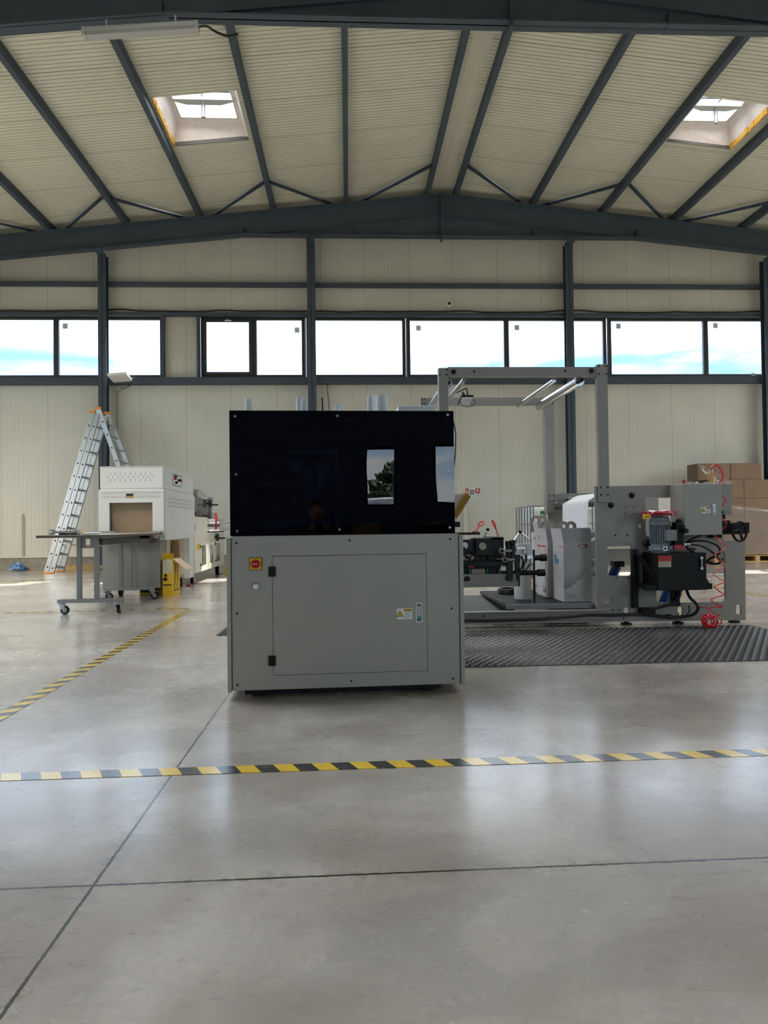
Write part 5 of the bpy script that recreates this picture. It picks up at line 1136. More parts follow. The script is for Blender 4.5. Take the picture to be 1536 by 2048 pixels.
for px, py in ((400, 1093), (400.5, 1130), (430, 1088), (430.5, 1121)):
    a = S(px, py); MB().box(SXX+.006, SXX+.02, a[0]-.03, a[0]+.03, a[1]-.02, a[1]+.02).build('hinge', mat('grey hinge', '#55595a', .4), se)
a, c = S(394, 1088), S(398, 1100); MB().box(SXX, SXX+.003, a[0], c[0]+.05, c[1], a[1]).build('yellow_label', YEL, se)
a = S(389.5, 1062); MB().box(SXX-.03, SXX+.02, yA-.14, yA-.02, .84, .93).build('black_bracket', BLACKM, se)
MB().box(SXX-.04, SXX+.02, yA-.16, yA-.10, .80, .86).build('orange_clip', ORANGE, se)
def wheel(px, py, r, X=SXX+.05):
    y, z = sx_(px, py, X); MB().cyl((X-.02, y, z), (X+.01, y, z), r, 22).cyl((X-.06, y, z), (X-.02, y, z), .02, 12).cyl((X+.0, y+r*.6, z-r*.3), (X+.12, y+r*.6, z-r*.3), .014, 10).build('crank_wheel', BLACKM, se)
wheel(421, 1007, .075); wheel(436, 1074, .075)
MB().box(SXX-.05, SXX+.03, S(421, 1007)[0]-.0, S(421, 1007)[0]+.05, 1.05, 1.42).build('hood_post', TUBEG, se)
MB().box(SXX-.06, SXX-.0, yA+.05, yA+.13, 1.06, 1.38).build('hood_post', TUBEG, se)
yh = S(421, 1007)[0]
MB().hexa([(-3.1, yA+.1, 1.39), (SXX, yA+.1, 1.39), (SXX, yA+.4, 1.50), (-3.1, yA+.4, 1.50)], [(-3.1, yA+.1, 1.40), (SXX, yA+.1, 1.40), (SXX, yA+.4, 1.51), (-3.1, yA+.4, 1.51)])\
    .hexa([(-3.1, yA+.4, 1.50), (SXX, yA+.4, 1.50), (SXX, yh, 1.36), (-3.1, yh, 1.36)], [(-3.1, yA+.4, 1.51), (SXX, yA+.4, 1.51), (SXX, yh, 1.37), (-3.1, yh, 1.37)]).box(SXX-.01, SXX-.004, yA+.13, yh, 1.10, 1.37).build('clear_hood', CLEARP, se)
# belts, arms and rollers on top
MB().box(-3.1, SXX+.02, ye, yE, .80, .84).box(-3.1, SXX+.0, ye+.1, yE-.4, .90, .94).build('conveyor_bed', mat('dark belt', '#3c3a38', .5), se)
MB().box(SXX-.02, SXX+.05, ye-.1, yE+.9, .82, .85).box(SXX-.06, SXX+.03, ye, yE+1.0, .96, .985).cyl((SXX, yE-.3, .965), (SXX+.04, yE+.6, 1.0), .035, 12).build('guide_rail', WHITE, se)
MB().cyl((SXX-.05, yA+.4, 1.12), (SXX-.05, yE-.5, 1.12), .02).cyl((SXX, ye, 1.03), (SXX, yE, 1.03), .018).build('roller_bar', CHROME, se)
MB().box(SXX-.3, SXX-.02, ye+.2, yE-.6, 1.04, 1.15).box(SXX-.1, SXX+.02, yA+.05, yA+.5, 1.08, 1.14).build('drive_cover', mat('charcoal cover', '#4a4b4d', .5), se)
y, _ = S(424, 1040)
MB().cyl((SXX+.07, y, .84), (SXX+.07, y, 1.14), .015, 10).hexa([(SXX+.06, y-.14, 1.02), (SXX+.08, y-.14, 1.02), (SXX+.08, y+.14, 1.02), (SXX+.06, y+.14, 1.02)], [(SXX+.06, y-.02, 1.15), (SXX+.08, y-.02, 1.15), (SXX+.08, y+.02, 1.15), (SXX+.06, y+.02, 1.15)]).build('red_clamp', RED, se)
MB().box(SXX-.05, SXX+.02, yE-.2, yE+.1, .84, .98).box(SXX-.03, SXX+.03, yE+.1, yE+.2, .86, 1.0).build('end_block', BEIGEP, se, .003)
for y in (yA+.2, yE-.25):
    MB().cyl((SXX-.11, y, .075), (SXX-.05, y, .075), .075, 22).box(SXX-.12, SXX-.04, y-.03, y+.03, .10, .17).build('castor', BLACKM, se)
    MB().cyl((SXX-.02, y-.12, .0), (SXX-.02, y-.12, .012), .045, 18).cyl((SXX-.02, y-.12, .012), (SXX-.02, y-.12, .17), .012, 10, 1).build('levelling_foot', [mat('rust red pad', '#7a3a2e', .6), ZINC], se)
for y in (yA+.3, yE-.3): MB().cyl((-3.2, y, .0), (-3.2, y, .17), .02, 12).build('levelling_foot', ZINC, se)
y, z = sx_(448, 1128, -2.38)
tag(MB().hexa([(-2.36, y-.1, 0), (-2.1, y-.1, 0), (-2.1, y+.2, 0), (-2.36, y+.2, 0)], [(-2.36, y, .12), (-2.2, y, .16), (-2.2, y+.05, .16), (-2.36, y+.1, .12)]).build('yellow_wedge', YEL, None, .004), 'small yellow block on the floor beyond the sealing machine', 'block')

# ------------------------------------------------------------------ yellow printed carton and its flaps
yc = thing('yellow_carton', 'open yellow printed carton on the floor under the white oven', 'carton', (-2.35, 9.5, 0))
X0, X1, Y0, Y1, H = -2.47+.03, -2.295, 9.40, 9.78, .56
X0 = -2.43
bx = MB().box(X0, X1, Y0, Y1, 0, H*.86).build('body', [YEL], yc, .002)
MB().box(X0+.005, X1-.005, Y0-.001, Y0, .30, H*.86-.005).build('white_print', mat('silver print', '#c9c5a8', .5), bx)
MB().box(X0+.01, X0+.06, Y0-.002, Y0-.001, .20, .24).box(X0+.005, X1-.02, Y0-.002, Y0-.001, .14, .155).cyl((X0+.04, Y0-.002, .27), (X0+.04, Y0-.001, .27), .02).build('printed_tool', INK, bx)
MB().tube([(X1+.001, Y0+.06, .08), (X1+.001, Y0+.14, .42)], .005, 6).tube([(X1+.001, Y0+.22, .08), (X1+.001, Y0+.26, .42)], .005, 6).box(X1, X1+.002, Y0+.04, Y0+.32, .06, .075).build('printed_tool', INK, bx)
MB().hexa([(X0, Y0, H*.86), (X1, Y0, H*.86), (X1, Y0+.004, H*.86), (X0, Y0+.004, H*.86)], [(X0, Y0-.03, H), (X1+.02, Y0-.03, H), (X1+.02, Y0-.026, H), (X0, Y0-.026, H)]).build('front_flap', YEL, yc)
MB().hexa([(X1, Y0, H*.86), (X1+.004, Y0, H*.86), (X1+.004, Y1, H*.86), (X1, Y1, H*.86)], [(X1+.17, Y0+.0, H*.60), (X1+.17, Y0+.0, H*.61), (X1+.17, Y1, H*.61), (X1+.17, Y1, H*.60)]).build('side_flap', KRAFTL, yc)
MB().hexa([(X0, Y1-.004, H*.86), (X1, Y1-.004, H*.86), (X1, Y1, H*.86), (X0, Y1, H*.86)], [(X0, Y1+.05, .72), (X1-.02, Y1+.05, .72), (X1-.02, Y1+.054, .72), (X0, Y1+.054, .72)]).build('rear_flap', mat('brown flap', '#7b5f4b', .8), yc)
yf = thing('flat_yellow_box', 'flat yellow box with black print lying under the oven beside the carton', 'box', (-2.7, 9.6, 0))
MB().box(-2.80, -2.50, 9.66, 9.82, 0, .10).build('box', YEL, yf, .002); MB().box(-2.79, -2.62, 9.658, 9.66, .03, .07).build('print', INK, yf)

# ------------------------------------------------------------------ wheeled table with tools
tb = thing('wheeled_table', 'wheeled work table with a thin dark-edged top in front of the oven', 'table', (-2.75, 8.4, 0))
TX0, TX1, TY0, TY1, TZ = -3.16, -2.37, 7.35, 9.22, .832
MB().box(TX0, TX1, TY0, TY1, TZ-.028, TZ-.002).build('table_top', mat('brown board edge', '#54453c', .45, noise_=(25, .3, (1, 1, 1))), tb, .001)
MB().box(TX0+.001, TX1-.001, TY0+.001, TY1-.001, TZ-.002, TZ).build('top_surface', mat('light laminate', '#b8b6b0', .25), tb)
def castor(x, y, a=0):
    R = Matrix.Translation((x, y, 0)) @ Matrix.Rotation(a, 4, 'Z')
    v = lambda *p: R @ Vector(p)
    f_ = MB().cyl(v(0, 0, .105), v(0, 0, .118), .03, 16)
    for s in (-1, 1): f_.hexa([v(.0, s*.018, .055), v(.045, s*.018, .045), v(.045, s*.022, .045), v(.0, s*.022, .055)], [v(-.025, s*.018, .105), v(.025, s*.018, .105), v(.025, s*.022, .105), v(-.025, s*.022, .105)])
    f_.hexa([v(.02, -.02, .10), v(.075, -.015, .092), v(.075, .015, .092), v(.02, .02, .10)], [v(.02, -.02, .105), v(.075, -.015, .096), v(.075, .015, .096), v(.02, .02, .105)])
    f_ = f_.build('castor', ZINC, tb); MB().cyl(v(.03, -.015, .044), v(.03, .015, .044), .044, 26).build('wheel', BLACKM, f_, .003)
    MB().cyl(v(.03, -.017, .044), v(.03, .017, .044), .026, 20).build('wheel_hub', mat('grey hub', '#9a9ea2', .4), f_)
for (y, xa, xb) in ((7.62, -3.05, -2.40), (9.05, -3.07, -2.44)):
    MB().box(xa, xb, y-.03, y+.03, .118, .158).build('foot_bar', TUBEG, tb, .003)
    castor(xa+.04, y, .0 if y < 8 else .6); castor(xb-.03, y, PI/2 if y < 8 else .3)
for (x, y) in ((-2.83, 7.62), (-2.65, 7.62), (-2.85, 9.05), (-2.68, 9.05)):
    MB().box(x-.023, x+.023, y-.023, y+.023, .158, TZ-.022).build('leg', TUBEG, tb, .003)
for y in (7.62, 9.05):
    MB().plate([[(-2.807, .69), (-2.673, .69), (-2.673, .80), (-2.807, .80)], [(-2.765, .71), (-2.765, .785), (-2.715, .785), (-2.715, .71)]], y-.006, y+.006).build('joint_plate', mat('dull zinc plate', '#85898b', .5), tb)
MB().box(-2.66, -2.60, 7.65, 9.02, .72, .79).build('side_beam', mat('charcoal beam', '#3b3c3e', .4), tb, .003)
MB().box(-2.5, -2.37, 9.05, 9.22, TZ, TZ+.02).box(-3.2+.05, -2.95, 9.1, 9.22, TZ, TZ+.025).build('end_stop', GREYD, tb)
# tools lying on the table
def wrench(p, L_, ang, s=1, tilt=0):
    b = MB(); R = Matrix.Translation(p) @ Matrix.Rotation(ang, 4, 'Z') @ Matrix.Rotation(tilt, 4, 'X'); th = .012*s
    def pl_(loops):
        k = len(b.v); b.plate(loops, 0, th, 'Z'); b.v[k:] = [tuple(R @ Vector(v)) for v in b.v[k:]]
    w = .012*s
    pl_([[(0, -w), (L_, -w), (L_, w), (0, w)]])
    jaw = [(.0, -.022*s), (-.03*s, -.030*s), (-.06*s, -.026*s), (-.062*s, -.012*s), (-.032*s, -.012*s), (-.030*s, .012*s), (-.062*s, .012*s), (-.06*s, .026*s), (-.03*s, .030*s), (0, .022*s)]
    pl_([jaw]); pl_([circ(L_+.015*s, 0, .022*s), circ(L_+.015*s, 0, .012*s)[::-1]])
    return b.build('wrench', ZINC)
tag(wrench(Vector((-3.03, 7.50, TZ+.028)), .22, .04, .95, 1.2), 'large open-ended spanner nearest the left corner of the wheeled table', 'wrench')
tag(wrench(Vector((-2.93, 7.68, TZ+.001)), .16, .3, .9), 'smaller spanner behind the large one on the wheeled table', 'wrench')
tag(MB().box(-2.98, -2.95, 7.46, 7.62, TZ+.0006, TZ+.018).box(-2.86, -2.83, 7.46, 7.62, TZ+.0006, TZ+.018).box(-2.98, -2.83, 7.56, 7.62, TZ+.0006, TZ+.016).build('tool_rest', BLACKM, None, .002), 'black rest under the large spanner on the wheeled table', 'tool')
tag(MB().cyl((-2.90, 7.95, TZ+.010), (-2.74, 8.0, TZ+.010), .009, 12).cyl((-2.96, 7.93, TZ+.010), (-2.90, 7.95, TZ+.010), .010, 12, 1).build('screwdriver', [ZINC, ORANGE]), 'orange-handled screwdriver behind the spanners on the wheeled table', 'screwdriver')
tag(MB().box(-2.86, -2.70, 7.75, 7.86, TZ+.0006, TZ+.012).build('steel_strip', ZINC), 'flat steel strip to the right of the spanners on the table', 'strip')

# ------------------------------------------------------------------ aluminium ladder
ld = thing('ladder', 'tall aluminium combination ladder standing in an A shape at the left', 'ladder', (-5.6, 14.8, 0))
def V(p, Y): x, z = at(p[0], p[1], Y); return Vector((x, Y, z))
def fv(p, z=.0): x, y = fl(*p, z); return Vector((x, y, z))
n0 = fv((92, 1147)); q_ = fl(112, 1142); n1 = Vector((q_[0]*(n0.y+.5)/q_[1], n0.y+.5, 0))
t0 = V((186, 826), 14.9); t1 = V((203, 830), 15.3)
def stile(a, c, w=.035, d=.098, nm='stile', parent=ld, off=Vector()):
    a, c = a+off, c+off; e = (c-a).normalized(); s = (t1-t0); s.z = 0; s.normalize(); o_ = e.cross(s).normalized()
    q = lambda p: [p-s*w/2-o_*d/2, p+s*w/2-o_*d/2, p+s*w/2+o_*d/2, p-s*w/2+o_*d/2]
    return MB().hexa(q(a), q(c)).build(nm, ALUP, parent, .003)
ax_ = (t0-n0).normalized(); sdir = Vector(((t1-t0).x, (t1-t0).y, 0)).normalized(); od = ax_.cross(sdir).normalized()
secs = [Vector(), od*-.105]
for off in secs:
    stile(n0, t0, off=off); stile(n1, t1, off=off)
def rungs(a0, a1, b0, b1, n, off=Vector(), sk=.02):
    first = None
    for k in range(n):
        u_ = sk+(1-sk*2)*(k+.25)/n; p, q = a0.lerp(a1, u_)+off, b0.lerp(b1, u_)+off; d = (q-p).normalized()
        MB().cyl(p-d*.01, q+d*.01, .016, 10).build('rung', ALUP, ld)
for off in secs: rungs(n0, t0, n1, t1, 12, off)
# black holes of the rung ends on the near stiles
def rung_ends(a, c, offs):
    first = None
    for off in offs:
        for k in range(12):
            p = a.lerp(c, .02+.96*(k+.25)/12)+off
            if first is None: first = MB().cyl(-sdir*.0205, -sdir*.0170, .017, 12).build('rung_end', BLACKM, ld); first.location = p
            else: share(first, 'rung_end', p, ld)
rung_ends(n0, t0, secs)
m0, m1 = V((197, 818), 14.9), V((216, 828), 15.3)
g0 = V((242, 945), 14.9); e_ = (g0-m0).normalized(); g0 = m0+e_*(m0.z/-e_.z)
g1 = V((256, 930), 15.3); e_ = (g1-m1).normalized(); g1 = m1+e_*(m1.z/-e_.z); g1.y = 15.3
stile(g0, m0); stile(g1, m1); rungs(g0, m0, g1, m1, 12)
rung_ends(g0, m0, [Vector()])
for p in (t0+Vector((0, 0, .03)), t1+Vector((0, 0, .03)), m0+Vector((.0, 0, .02)), m1+Vector((0, 0, .02))):
    MB().box(p.x-.07, p.x+.05, p.y-.03, p.y+.03, p.z-.03, p.z+.025).build('orange_cap', ORANGE, ld, .008)
for p in (n0, n1, n0+od*-.095, n1+od*-.095): MB().box(p.x-.05, p.x+.05, p.y-.03, p.y+.03, 0, .03).build('orange_foot', ORANGE, ld, .008)
u_ = .17; p = n1.lerp(t1, u_); q = g0.lerp(m0, .2)
MB().tube([n0.lerp(t0, .16), p, p.lerp(q, .5)+Vector((0, 0, -.08)), q], .012, 6).build('strap', mat('ochre strap', '#b58a3a', .7), ld)
# timber offcut by the plinth
x, y = fl(190, 1142)
tag(MB().box(x-.75, x+.9, 15.55, 15.68, 0, .10).build('timber_beam', WOOD, None, .004), 'pale squared timber lying along the foot of the far wall', 'timber')
x, y = fl(34, 1128); p = Vector((x, 15.75, 0)); b = MB(); n = 7
bm_v = []
for i in range(n):
    for j in range(n):
        u_, v_ = i/(n-1)-.5, j/(n-1)-.5
        bm_v.append((-7.15+u_*.32+.03*noise.noise((i, j, 1.5)), 15.70+v_*.14, .02+.22*max(0, 1-3.2*(u_*u_+v_*v_))*(.7+.5*noise.noise((i*.9, j*.9, 0)))))
b.add(bm_v, [(i*n+j, i*n+j+1, (i+1)*n+j+1, (i+1)*n+j) for i in range(n-1) for j in range(n-1)])
o = b.build('blue_bag', mat('blue plastic film', '#2f6fa8', .35)); s_ = o.modifiers.new('t', 'SOLIDIFY'); s_.thickness = .004
for v in o.data.vertices: v.co.z += .0
tag(o, 'crumpled blue plastic bag on the floor against the plinth at the far left', 'bag')

# ------------------------------------------------------------------ fittings on the far wall
yw = YW-.001
x, z = at(898, 608, yw-.03)
cm = thing('security_camera', 'small white dome camera on the upper wall above the windows', 'camera', (x, yw, z))
MB().lathe((x, yw, z), [(.07, 0), (.07, -.03), (.062, -.05), (.055, -.08), (.035, -.105), (.01, -.11)], 24, axis='Y').build('housing', WHITE, cm)
MB().cyl((x, yw-.115, z-.01), (x, yw-.08, z-.01), .032, 18).build('lens', BLACKM, cm)
MB().tube(spline([(x-.02, yw-.01, z-.05), (x-.07, yw-.008, z-.12), (x-.09, yw-.008, z-.2), (x-.07, yw-.01, z-.25)]), .005, 6).build('cable', mat('grey cable', '#85868a', .5), cm)
x, z = at(242, 757, 15.66)
lm = thing('flood_light', 'flood lamp, painted white for its sky reflection, on the dark girt beside the left steel column', 'lamp', (x, 15.7, z))
MB().hexa([(x-.20, 15.38, z+.0), (x+.20, 15.38, z+.03), (x+.22, 15.72, z-.05), (x-.18, 15.72, z-.08)], [(x-.20, 15.36, z+.05), (x+.20, 15.36, z+.08), (x+.22, 15.72, z+.01), (x-.18, 15.72, z-.02)]).build('housing', WHITE, lm, .006)  # plain white stands in for bright sky reflected on the housing
MB().tube(spline([(x+.18, 15.7, z-.03), (x+.16, 15.8, z-.1), (x+.08, 15.84, z-.15), (x-.04, 15.87, z-.18)]), .008, 6).build('cable', RUBBER, lm)
x, z = at(237, 776, 15.86)
eb = thing('junction_box', 'small grey junction box with a conduit, below the flood lamp', 'junction box', (x, 15.88, z))
MB().box(x-.06, x+.06, 15.84, 15.899, z-.055, z+.055).build('box', mat('pale grey box', '#b5b6b4', .4), eb, .006)
MB().cyl((x-.01, 15.88, z-.055), (x-.01, 15.88, .32), .011, 10).build('conduit', mat('pale grey box', '#b5b6b4', .4), eb)
x0, z1 = at(931, 977, yw); x1, z0 = at(960, 992, yw)
sg = thing('fire_notice', 'red and white fire safety notice on the far wall right of the black box', 'sign', ((x0+x1)/2, yw, z0))
w = x1-x0; MB().box(x0, x1, yw-.004, yw, z0, z1).build('board', WHITE, sg)
MB().box(x0, x0+w*.22, yw-.005, yw-.004, z0, z1).box(x0+w*.68, x1, yw-.005, yw-.004, z0+(z1-z0)*.35, z1).build('red_field', RED, sg)
MB().box(x0+w*.26, x0+w*.64, yw-.005, yw-.004, z0+.02, z1-.02).build('grey_field', mat('sign grey', '#a7a5a0', .6), sg)
MB().box(x0+w*.06, x0+w*.14, yw-.006, yw-.005, z0+.03, z1-.04).box(x0+w*.78, x0+w*.90, yw-.006, yw-.005, z0+.10, z1-.02).build('pictogram', WHITE, sg)
b = MB()
for k in range(4): b.box(x0+w*.29, x0+w*.61, yw-.006, yw-.005, z0+.035+.03*k, z0+.045+.03*k)
for k in range(2): b.box(x0+w*.72, x0+w*.96, yw-.006, yw-.005, z0+.012+.022*k, z0+.020+.022*k)
b.build('print_lines', INK, sg)
# thin hanging cable + upright strip right of the black box, conduit at far left
def wcable(pts, label, r=.006, m=None):
    pp = [(at(px, py, 15.87)[0], 15.87, at(px, py, 15.87)[1]) for px, py in pts]
    tag(MB().tube(spline(pp), r, 6).build('wall_cable', m or mat('pale cable', '#c9c6b6', .5)), label, 'cable')
wcable([(920, 815), (921, 850), (923, 900), (918, 940), (921, 965), (928, 985)], 'thin pale cable hanging down the wall above the fire notice')
wcable([(654, 766), (655, 785), (657, 800), (659, 830)], 'short rusty cable hanging below the windows right of the middle column', .008, mat('rusty cable', '#6d5544', .6))
x, z = at(930, 1005, 15.85)
tag(MB().box(x-.035, x+.035, 15.82, 15.899, .30, z).box(x-.05, x+.05, 15.80, 15.899, z, z+.05).build('wall_duct', PLAINCREAM, None, .004), 'pale vertical cable duct on the wall under the fire notice', 'duct')
x, z = at(44, 1060, 15.85)
tag(MB().cyl((x, 15.86, .3), (x, 15.86, z+.35), .014, 10).build('wall_conduit', mat('pale grey box', '#b5b6b4', .4)), 'slim grey conduit low on the wall left of the ladder', 'conduit')
# black cable bundle lying along the girt above the windows
pp = []
xx = -9.5
while xx < 13.8:
    pp.append((xx, 15.83, 5.665+.05*abs(math.sin(xx*.9))*(1 if (int(xx*1.3)) % 3 == 0 else .35))); xx += .45
tag(MB().tube(spline(pp, 4), .016, 6).build('cable_run', RUBBER), 'long black cable run sagging on the girt above the window band', 'cable')
x = 9.3; pp = [(x+.02+.05*math.cos(a*2.1), 15.8, 4.24+.025*math.sin(a*1.7)) for a in [k*.5 for k in range(16)]]
tag(MB().tube(spline(pp, 4), .008, 6).build('cable_bunch', mat('pale grey box', '#b5b6b4', .4)), 'small bunch of pale cable on the girt beside the right column', 'cable')

# fluorescent fitting under the near rafter
(xa, za), (xb, zb) = at(166, 66, 8.52), at(396, 53, 8.52)
lt = thing('fluorescent_lamp', 'long white fluorescent lamp fixed under the near rafter at top left', 'lamp', ((xa+xb)/2, 8.55, (za+zb)/2))
def lampbox(y0, y1, d0, d1, s0=0, s1=0): return [(xa+s0, y0, za+d0), (xb-s1, y0, zb+d0), (xb-s1, y1, zb+d0), (xa+s0, y1, za+d0)], [(xa+s0, y0, za+d1), (xb-s1, y0, zb+d1), (xb-s1, y1, zb+d1), (xa+s0, y1, za+d1)]
MB().hexa(*lampbox(8.48, 8.60, .0, .05)).build('housing', mat('lamp body', '#b9bcbc', .4), lt, .004)
MB().hexa(*lampbox(8.485, 8.595, -.045, .0, .03, .03)).build('diffuser', glass_mat('lamp diffuser', (.7, .72, .72), .1, .2, .5), lt)
for e0, e1 in ((xa-.005, xa+.035), (xb-.035, xb+.005)):
    zz = za if e0 < -2.4 else zb; MB().box(e0, e1, 8.475, 8.605, zz-.05, zz+.053).build('end_cap', mat('lamp body', '#b9bcbc', .4), lt, .004)
MB().cyl((xa+.05, 8.54, za-.02), (xb-.05, 8.54, zb-.02), .014, 12).build('tube', WHITE, lt)
MB().tube(spline([(xb, 8.55, zb+.02), (xb+.1, 8.55, zb+.025), (xb+.2, 8.56, zb-.03), (xb+.33, 8.6, zb-.05), (xb+.46, 8.62, zb-.01)]), .014, 6).build('cable', RUBBER, lt)
for q in (.2, .8): xq = xa+(xb-xa)*q; zq = za+(zb-za)*q; MB().box(xq-.01, xq+.01, 8.53, 8.66, zq+.05, zq+.16).build('bracket', ZINC, lt)

# ------------------------------------------------------------------ cartons on a pallet at the right
pt = thing('pallet', 'wooden pallet under the stacked brown cartons at the right edge', 'pallet', (8.9, 15.2, 0))
PY0, PY1, PXa = 14.85, 15.5, 7.82
b = MB()
b.box(PXa, 10.3, PY0, PY1, .16, .185).box(PXa, 10.3, PY0, PY1, .125, .143)
for x in (PXa, 8.33, 8.72, 9.2, 9.7, 10.2): b.box(x, x+.1, PY0, PY1, .02, .125)
for y in (PY0, (PY0+PY1)/2-.05, PY1-.1): b.box(PXa, 10.3, y, y+.1, 0, .02)
b.build('pallet_boards', WOOD, pt); pt.location
CW_, CHh = .70, .397
rows = [.1855+CHh*k for k in range(5)]
names = ['bottom', 'second', 'third', 'fourth', 'top']
kr = None
def kbox(x0, x1, y0, y1, z0, z1, label):
    o = MB().box(x0, x1, y0, y1, z0, z1-.003).build('brown_carton', KRAFT, None, .006)
    tag(o, label, 'carton', 'brown cartons stacked on the pallet'); return o
for r_, z in enumerate(rows[:4]):
    for c_, x in enumerate((7.795, 8.50, 9.205)):
        kbox(x, x+CW_, PY0, PY0+.32, z, z+CHh, 'brown carton in the %s layer of the stack, %s column seen from the left' % (names[r_], ('first', 'middle', 'last')[c_]))
        if c_ == 0: kbox(x, x+CW_, PY0+.325, PY0+.64, z, z+CHh, 'brown carton in the %s layer, at the back left of the stack' % names[r_])
zt = rows[4]; 
kbox(7.51+.01, 8.235, PY0+.05, PY0+.55, zt, zt+.36, 'left brown carton of the two on top of the stack, overhanging at the side')
kbox(8.245, 8.92, PY0+.05, PY0+.55, zt, zt+.36, 'right brown carton of the two on top of the stack')
b = MB(); w = thing('stretch_film', 'clear stretch film wrapped around the lower cartons and trailing from the top', 'film', (8.5, 14.8, .2))
def sheet(q, nu=14, nv=8, amp=.012):
    vs = []
    for i in range(nu+1):
        for j in range(nv+1):
            u_, v_ = i/nu, j/nv; p = (Vector(q[0]).lerp(Vector(q[1]), u_)).lerp(Vector(q[3]).lerp(Vector(q[2]), u_), v_)
            p.y += amp*noise.noise((u_*9, v_*4, 3)); vs.append(p)
    b.add(vs, [(i*(nv+1)+j, i*(nv+1)+j+1, (i+1)*(nv+1)+j+1, (i+1)*(nv+1)+j) for i in range(nu) for j in range(nv)], 0, True)
sheet([(7.78, 14.82, .19), (9.92, 14.82, .19), (9.92, 14.82, 1.05), (7.78, 14.82, 1.16)])
sheet([(7.50, 14.86, 2.13), (7.56, 14.84, 2.1), (8.25, 14.82, 1.70), (7.80, 14.82, 1.55)], 12, 6, .03)
sheet([(7.80, 14.80, 1.27), (10.2, 14.80, .98), (10.2, 14.80, .90), (7.80, 14.80, 1.2)], 14, 4, .03)
b.build('film_sheet', FILM, w)

# ------------------------------------------------------------------ the photographer and what the black box mirrors
def skin_body(name, verts, edges, radii, m, parent, root=0, sub=2):
    me = bpy.data.meshes.new(name); me.from_pydata(verts, edges, []); o = bpy.data.objects.new(name, me); COL.objects.link(o)
    sk = o.modifiers.new('skin', 'SKIN'); lay = me.skin_vertices[0] if me.skin_vertices else None
    if lay is None:
        bm = bmesh.new(); bm.from_mesh(me); bm.verts.layers.skin.verify(); bm.to_mesh(me); bm.free(); lay = me.skin_vertices[0]
    for i, r in enumerate(radii): lay.data[i].radius = (r, r) if not isinstance(r, tuple) else r; lay.data[i].use_root = (i == root)
    sk.use_smooth_shade = True; s = o.modifiers.new('sub', 'SUBSURF'); s.levels = sub; s.render_levels = sub; me.materials.append(m); return adopt(o, parent)
SKIN = mat('skin', '#a8795f', .55); DARKC = mat('dark jacket cloth', '#1a1b20', .85); JEAN = mat('dark trousers', '#23262e', .85); HAIR = mat('dark hair', '#15110e', .7)
pe = thing('person', 'person in a dark jacket crouching with a phone, mirrored in the black box', 'person', (0, -.55, 0))
# crouching: seat low over the heels, knees forward, arms raised to hold the phone in front of the chin
Vt = [(0, -.62, .42), (0, -.60, .56), (0, -.56, .70), (0, -.52, .84), (0, -.50, .90), (0, -.49, .96),
      (.17, -.53, .82), (.25, -.42, .68), (.14, -.20, .80), (.08, -.13, .86),
      (-.17, -.53, .82), (-.25, -.42, .68), (-.14, -.20, .80), (-.08, -.13, .86),
      (.10, -.60, .38), (.20, -.24, .52), (.17, -.40, .12), (-.10, -.60, .38), (-.20, -.22, .50), (-.17, -.36, .12)]
Ed = [(0, 1), (1, 2), (2, 3), (3, 4), (4, 5), (3, 6), (6, 7), (7, 8), (8, 9), (3, 10), (10, 11), (11, 12), (12, 13), (0, 14), (14, 15), (15, 16), (0, 17), (17, 18), (18, 19)]
Rd = [.15, .14, .155, .13, .06, .055, .075, .052, .04, .030, .075, .052, .04, .030, .11, .075, .05, .11, .075, .05]
skin_body('body', Vt, Ed, Rd, DARKC, pe)
def ellip(c, r, m, nm, parent, n=20):
    b = MB(); b.lathe((0, 0, 0), [(max(.001, math.sin(PI*i/14)), -math.cos(PI*i/14)) for i in range(15)], n); b.v = [(c[0]+v[0]*r[0], c[1]+v[1]*r[1], c[2]+v[2]*r[2]) for v in b.v]; return b.build(nm, m, parent)
b = MB(); b.lathe((0, 0, 0), [(max(.001, math.sin(PI*i/18)), -math.cos(PI*i/18)) for i in range(19)], 28)
def headv(v):
    x, y, z = v; w = 1-.22*max(0, -z)**1.3; x *= .077*w; y2 = y*.098*w; z2 = z*.118
    if y > .75 and abs(v[0]) < .2 and -.3 < z < .15: y2 += .018*(1-abs(v[0])/.2)
    if y > .6 and .02 < z < .25 and .2 < abs(v[0]) < .55: y2 -= .008
    return (x, y2-.47, z2+1.05)
b.v = [headv(v) for v in b.v]; hd = b.build('head', SKIN, pe)
for s in (-1, 1):
    ellip((s*.03, -.385, 1.065), (.011, .006, .006), WHITE, 'eye', hd); ellip((s*.03, -.380, 1.065), (.005, .004, .005), INK, 'pupil', hd); ellip((s*.078, -.475, 1.05), (.012, .022, .032), SKIN, 'ear', hd)
    MB().tube([(s*.015, -.376, 1.088), (s*.03, -.373, 1.092), (s*.048, -.385, 1.086)], .003, 6).build('eyebrow', HAIR, hd)
MB().tube([(-.022, -.385, 1.0), (0, -.379, .999), (.022, -.385, 1.0)], .0045, 6).build('mouth', mat('lips', '#7d4a42', .5), hd)
b = MB(); b.lathe((0, 0, 0), [(max(.001, math.sin(PI*i/14)), -math.cos(PI*i/14)) for i in range(15)], 24)
b.v = [(v[0]*.083, -.485+v[1]*.098, 1.085+v[2]*.098) for v in b.v]; b.build('hair', HAIR, pe)
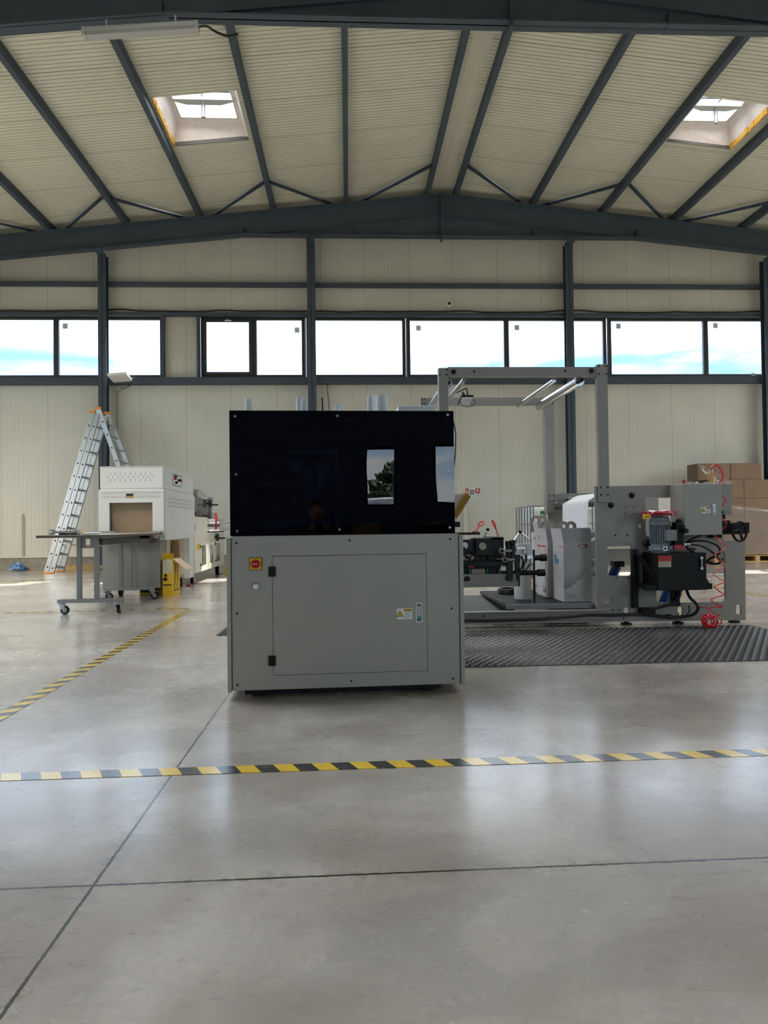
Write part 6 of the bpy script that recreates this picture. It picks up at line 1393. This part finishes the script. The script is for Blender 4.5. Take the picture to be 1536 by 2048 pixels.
for s in (-1, 1):          # hands close on the phone
    Hv = [(s*.085, -.14, .855), (s*.078, -.105, .875)]; He = [(0, 1)]; Hr = [.026, .030]
    for k in range(4):
        z = .91-.019*k; i0 = len(Hv); Hv += [(s*.072, -.085, z), (s*.062, -.062, z+.002), (s*.046, -.052, z)]; He += [(1, i0), (i0, i0+1), (i0+1, i0+2)]; Hr += [.009, .0085, .007]
    i0 = len(Hv); Hv += [(s*.070, -.115, .905), (s*.05, -.112, .925)]; He += [(1, i0), (i0, i0+1)]; Hr += [.011, .009]
    skin_body('hand', Hv, He, Hr, SKIN, pe, 1, 1)
for s in (-1, 1): MB().box(s*.17-.045, s*.17+.045, -.46, -.18, 0, .07).build('shoe', BLACKM, pe, .02, 3)
ph = tag(MB().box(-.039, .039, -.082, -.073, .82, .97).build('phone', BLACKM, None, .004), 'black phone held upright by the crouching person', 'phone')
# waste bins along the wall behind
for i, (x, m, lb) in enumerate(((1.05, mat('yellow bin', '#a8841c', .5), 'yellow waste bin'), (.45, mat('grey bin', '#3a3d42', .5), 'grey waste bin'), (1.65, mat('blue bin', '#1e4a7a', .5), 'blue waste bin'), (2.3, mat('dark bin', '#22262a', .5), 'dark waste bin'))):
    t = thing('waste_bin', lb+' against the wall behind the photographer', 'bin', (x, -5.6, 0))
    MB().hexa([(x-.2, -5.8, 0), (x+.2, -5.8, 0), (x+.2, -5.4, 0), (x-.2, -5.4, 0)], [(x-.25, -5.85, .85), (x+.25, -5.85, .85), (x+.25, -5.35, .85), (x-.25, -5.35, .85)]).build('bin_body', m, t, .02)
    MB().box(x-.26, x+.26, -5.87, -5.33, .85, .92).build('lid', m, t, .02); MB().box(x-.08, x+.08, -5.362, -5.358, .4, .6).build('sign_plate', WHITE, t)
# outside: a pale car and a tree seen mirrored through the window
cr = thing('car', 'pale parked car outside the window behind the photographer', 'car', (1.9, -11, 0))
b = MB(); prof = [(-2.1, .35), (-2.1, .85), (-1.5, .98), (-.9, 1.42), (.6, 1.46), (1.3, 1.05), (2.1, .92), (2.15, .35)]
b.plate([prof], -11.9, -10.2); b.v = [(v[0]+1.9, v[1], v[2]*1.09) for v in b.v]; b.build('body', WHITE, cr, .12, 4)
MB().plate([[(-1.2+1.9, 1.0), (-.8+1.9, 1.34), (.5+1.9, 1.38), (1.0+1.9, 1.05)]], -10.19, -10.17).build('side_window', BLACKM, cr)
for x in (.6, 3.2): MB().cyl((x, -10.35, .33), (x, -10.15, .33), .33, 26).build('wheel', BLACKM, cr)
tr = thing('tree', 'dark leafy tree outside the window behind the photographer', 'tree', (2.2, -22, 0))
MB().cyl((4.0, -22, 0), (4.0, -22, 2.5), .2, 12, 0, .12).build('trunk', WOOD, tr)
b = MB(); LEAF = mat('dark leaves', '#2c3a22', .8)
for k in range(500):
    a, h_ = random.random()*2*PI, random.random(); r = 1.5*math.sqrt(random.random())*math.sin(PI*(.15+.8*h_)); c = Vector((4.0+r*.7*math.cos(a), -22+r*.7*math.sin(a), 1.2+2.2*h_)); s = .22
    q = [c+Vector((random.uniform(-s, s), random.uniform(-s, s), random.uniform(-s, s))) for _ in range(4)]; b.add(q, [(0, 1, 2), (0, 2, 3), (0, 3, 1)])
b.build('foliage', LEAF, tr)
gd = MB().box(-30, 40, -80, YF-.3, -.06, -.02).build('floor_outside', mat('outdoor asphalt', '#55564f', .9)); struct(gd, 'grey yard outside the wall behind the photographer')
